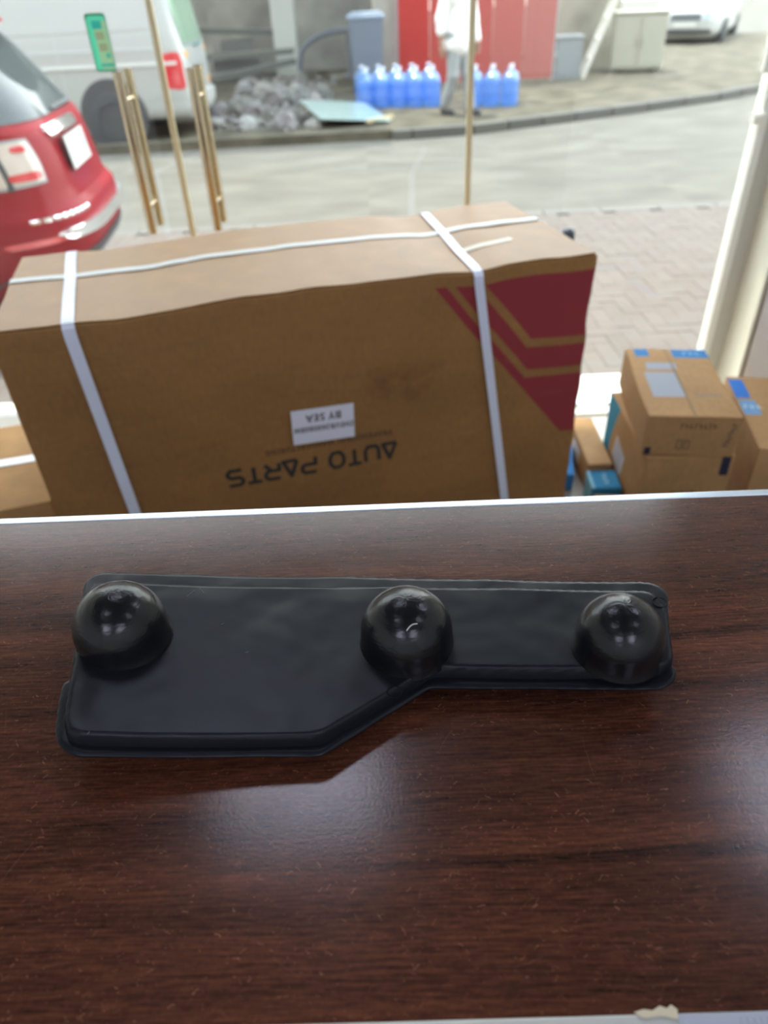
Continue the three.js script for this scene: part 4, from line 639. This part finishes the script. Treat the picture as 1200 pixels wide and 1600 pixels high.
// ---------------------------------------------------------------- walking man across the road
{
  const t = thing('person', 'man in a loose white shirt and grey trousers walking past the water jugs', 'person', [1.31, G, -11.5], -0.9);
  function field(bones, lo, hi, cell, k = 0.03) { // bones: [a, b, ra, rb]
    const n = Math.ceil(Math.max(hi[0] - lo[0], hi[1] - lo[1], hi[2] - lo[2]) / cell) + 4, mc = new MarchingCubes(n, new THREE.MeshBasicMaterial(), false, false, 120000);
    mc.isolation = 0; const half = n / 2, c = [0, 1, 2].map((i) => (lo[i] + hi[i]) / 2), fl = mc.field;
    for (let z = 0; z < n; z++) for (let y = 0; y < n; y++) for (let x = 0; x < n; x++) {
      const p = [(x - half) * cell + c[0], (y - half) * cell + c[1], (z - half) * cell + c[2]]; let d = 9;
      for (const [a, b, ra, rb, sz] of bones) {
        const ab = [b[0] - a[0], b[1] - a[1], b[2] - a[2]], ap = [p[0] - a[0], p[1] - a[1], p[2] - a[2]], l = ab[0] ** 2 + ab[1] ** 2 + ab[2] ** 2 || 1e-9, h = clamp((ap[0] * ab[0] + ap[1] * ab[1] + ap[2] * ab[2]) / l);
        const e = [ap[0] - ab[0] * h, ap[1] - ab[1] * h, (ap[2] - ab[2] * h) / (sz || 1)], q = Math.hypot(...e) - mix(ra, rb, h), m = clamp(0.5 + 0.5 * (d - q) / k); d = mix(d, q, m) - k * m * (1 - m);
      }
      fl[z * n * n + y * n + x] = -d;
    }
    mc.update();
    const pos = new Float32Array(mc.positionArray.slice(0, mc.count * 3)), nor = new Float32Array(mc.normalArray.slice(0, mc.count * 3));
    for (let i = 0; i < mc.count; i++) for (let j = 0; j < 3; j++) pos[3 * i + j] = pos[3 * i + j] * half * cell + c[j];
    const g = new THREE.BufferGeometry(); g.setAttribute('position', new THREE.BufferAttribute(pos, 3)); g.setAttribute('normal', new THREE.BufferAttribute(nor, 3)); g.setAttribute('uv', new THREE.BufferAttribute(new Float32Array(mc.count * 2), 2)); return g;
  }
  // facing local +x... the man walks towards +x locally; y up; z to his right
  const hip = [0, 0.9, 0], kneeL = [0.1, 0.5, -0.095], ankL = [0.17, 0.09, -0.1], kneeR = [0.02, 0.48, 0.095], ankR = [-0.13, 0.12, 0.1];
  const shL = [0, 1.42, -0.2], elL = [0.03, 1.13, -0.25], wrL = [0.13, 0.89, -0.24], shR = [0, 1.42, 0.2], elR = [-0.07, 1.13, 0.25], wrR = [-0.06, 0.87, 0.26];
  const hand = (w, s) => { const o = []; const d = [0.15, -1, 0]; o.push([w, [w[0] + 0.015, w[1] - 0.085, w[2]], 0.027, 0.036, 0.55]); for (let i = 0; i < 4; i++) { const x = w[0] - 0.022 + i * 0.021, y = w[1] - 0.1; const l = [0.062, 0.075, 0.07, 0.058][i]; o.push([[x, y + 0.01, w[2]], [x + 0.008, y - l * 0.55, w[2] - s * 0.006], 0.0095, 0.009], [[x + 0.008, y - l * 0.55, w[2] - s * 0.006], [x + 0.018, y - l, w[2] - s * 0.02], 0.009, 0.0075]); } o.push([[w[0] + 0.022, w[1] - 0.035, w[2]], [w[0] + 0.052, w[1] - 0.07, w[2] - s * 0.012], 0.013, 0.0105], [[w[0] + 0.052, w[1] - 0.07, w[2] - s * 0.012], [w[0] + 0.056, w[1] - 0.105, w[2] - s * 0.018], 0.0105, 0.009]); return o; };
  const skin = std(0.34, 0.2, 0.13, 0.6);
  const bones = [[[0.01, 1.56, 0], [0.015, 1.63, 0], 0.088, 0.094, 0.86], [[0.03, 1.53, 0], [0.035, 1.5, 0], 0.06, 0.05, 0.9], [[0, 1.38, 0], [0.01, 1.52, 0], 0.06, 0.056], [[0.105, 1.56, 0], [0.118, 1.545, 0], 0.012, 0.016], [[0, 1.56, -0.086], [-0.01, 1.59, -0.088], 0.014, 0.016, 0.6], [[0, 1.56, 0.086], [-0.01, 1.59, 0.088], 0.014, 0.016, 0.6],
    [[0, 1.36, -0.09], [0, 1.36, 0.09], 0.1, 0.1], [[0, 1.3, 0], [0, 1.0, 0], 0.13, 0.12, 1.15], [[0, 0.95, -0.06], [0, 0.95, 0.06], 0.12, 0.12],
    [shL, elL, 0.055, 0.042], [elL, wrL, 0.042, 0.028], [shR, elR, 0.055, 0.042], [elR, wrR, 0.042, 0.028],
    [[0, 0.9, -0.09], kneeL, 0.085, 0.055], [kneeL, ankL, 0.055, 0.036], [[0, 0.9, 0.09], kneeR, 0.085, 0.055], [kneeR, ankR, 0.055, 0.036], [ankL, [0.27, 0.03, -0.11], 0.036, 0.026], [ankR, [-0.03, 0.03, 0.11], 0.036, 0.026]];
  const box3 = (w) => [[w[0] - 0.07, w[1] - 0.2, w[2] - 0.07], [w[0] + 0.09, w[1] + 0.04, w[2] + 0.07]];
  const body = join([field(bones, [-0.35, 0, -0.35], [0.4, 1.76, 0.35], 0.015), field(hand(wrL, -1), ...box3(wrL), 0.004, 0.006), field(hand(wrR, 1), ...box3(wrR), 0.004, 0.006)]);
  const b = mesh('body', body, skin, t);
  mesh('shirt', field([[[0, 1.36, -0.11], [0, 1.36, 0.11], 0.125, 0.125], [[0.01, 1.3, 0], [0.0, 0.86, 0], 0.15, 0.175, 1.12], [shL, elL, 0.085, 0.075], [shR, elR, 0.085, 0.075], [elL, wrL, 0.072, 0.05], [elR, [(elR[0] + wrR[0]) / 2, (elR[1] + wrR[1]) / 2, (elR[2] + wrR[2]) / 2], 0.072, 0.065], [[0, 0.85, -0.05], [0, 0.85, 0.05], 0.15, 0.15]], [-0.35, 0.65, -0.4], [0.35, 1.55, 0.4], 0.014), std(0.9, 0.9, 0.9, 0.8), t);
  mesh('trousers', field([[[0, 0.93, -0.06], [0, 0.93, 0.06], 0.14, 0.14], [[0, 0.88, -0.09], kneeL, 0.105, 0.08], [kneeL, ankL, 0.08, 0.068], [[0, 0.88, 0.09], kneeR, 0.105, 0.08], [kneeR, ankR, 0.08, 0.068]], [-0.3, 0, -0.3], [0.35, 1.1, 0.3], 0.014), std(0.33, 0.35, 0.36, 0.85), t);
  for (const [a, d] of [[ankL, -1], [ankR, 1]]) mesh('shoe', field([[[a[0] - 0.04, 0.052, a[2]], [a[0] + 0.02, 0.06, a[2]], 0.045, 0.048], [[a[0], 0.045, a[2]], [a[0] + 0.16, 0.038, a[2] + d * 0.012], 0.045, 0.038]], [a[0] - 0.12, -0.01, a[2] - 0.1], [a[0] + 0.24, 0.13, a[2] + 0.1], 0.008), std(0.07, 0.07, 0.075, 0.6), t);
  mesh('hair', field([[[-0.012, 1.63, 0], [0.005, 1.66, 0], 0.094, 0.088, 0.9], [[-0.05, 1.56, 0], [-0.03, 1.62, 0], 0.06, 0.07, 1]], [-0.18, 1.45, -0.16], [0.15, 1.8, 0.16], 0.008), std(0.02, 0.018, 0.016, 0.8), b);
  for (const s of [-1, 1]) mesh('eye', new THREE.SphereGeometry(0.011, 12, 8).translate(0.094, 1.6, s * 0.034), std(0.7, 0.7, 0.7, 0.3), b);
  mesh('mouth', new THREE.SphereGeometry(0.02, 12, 8).scale(0.3, 0.28, 1).translate(0.092, 1.512, 0), std(0.36, 0.14, 0.12, 0.6), b);
}
renderer.render(scene, camera);
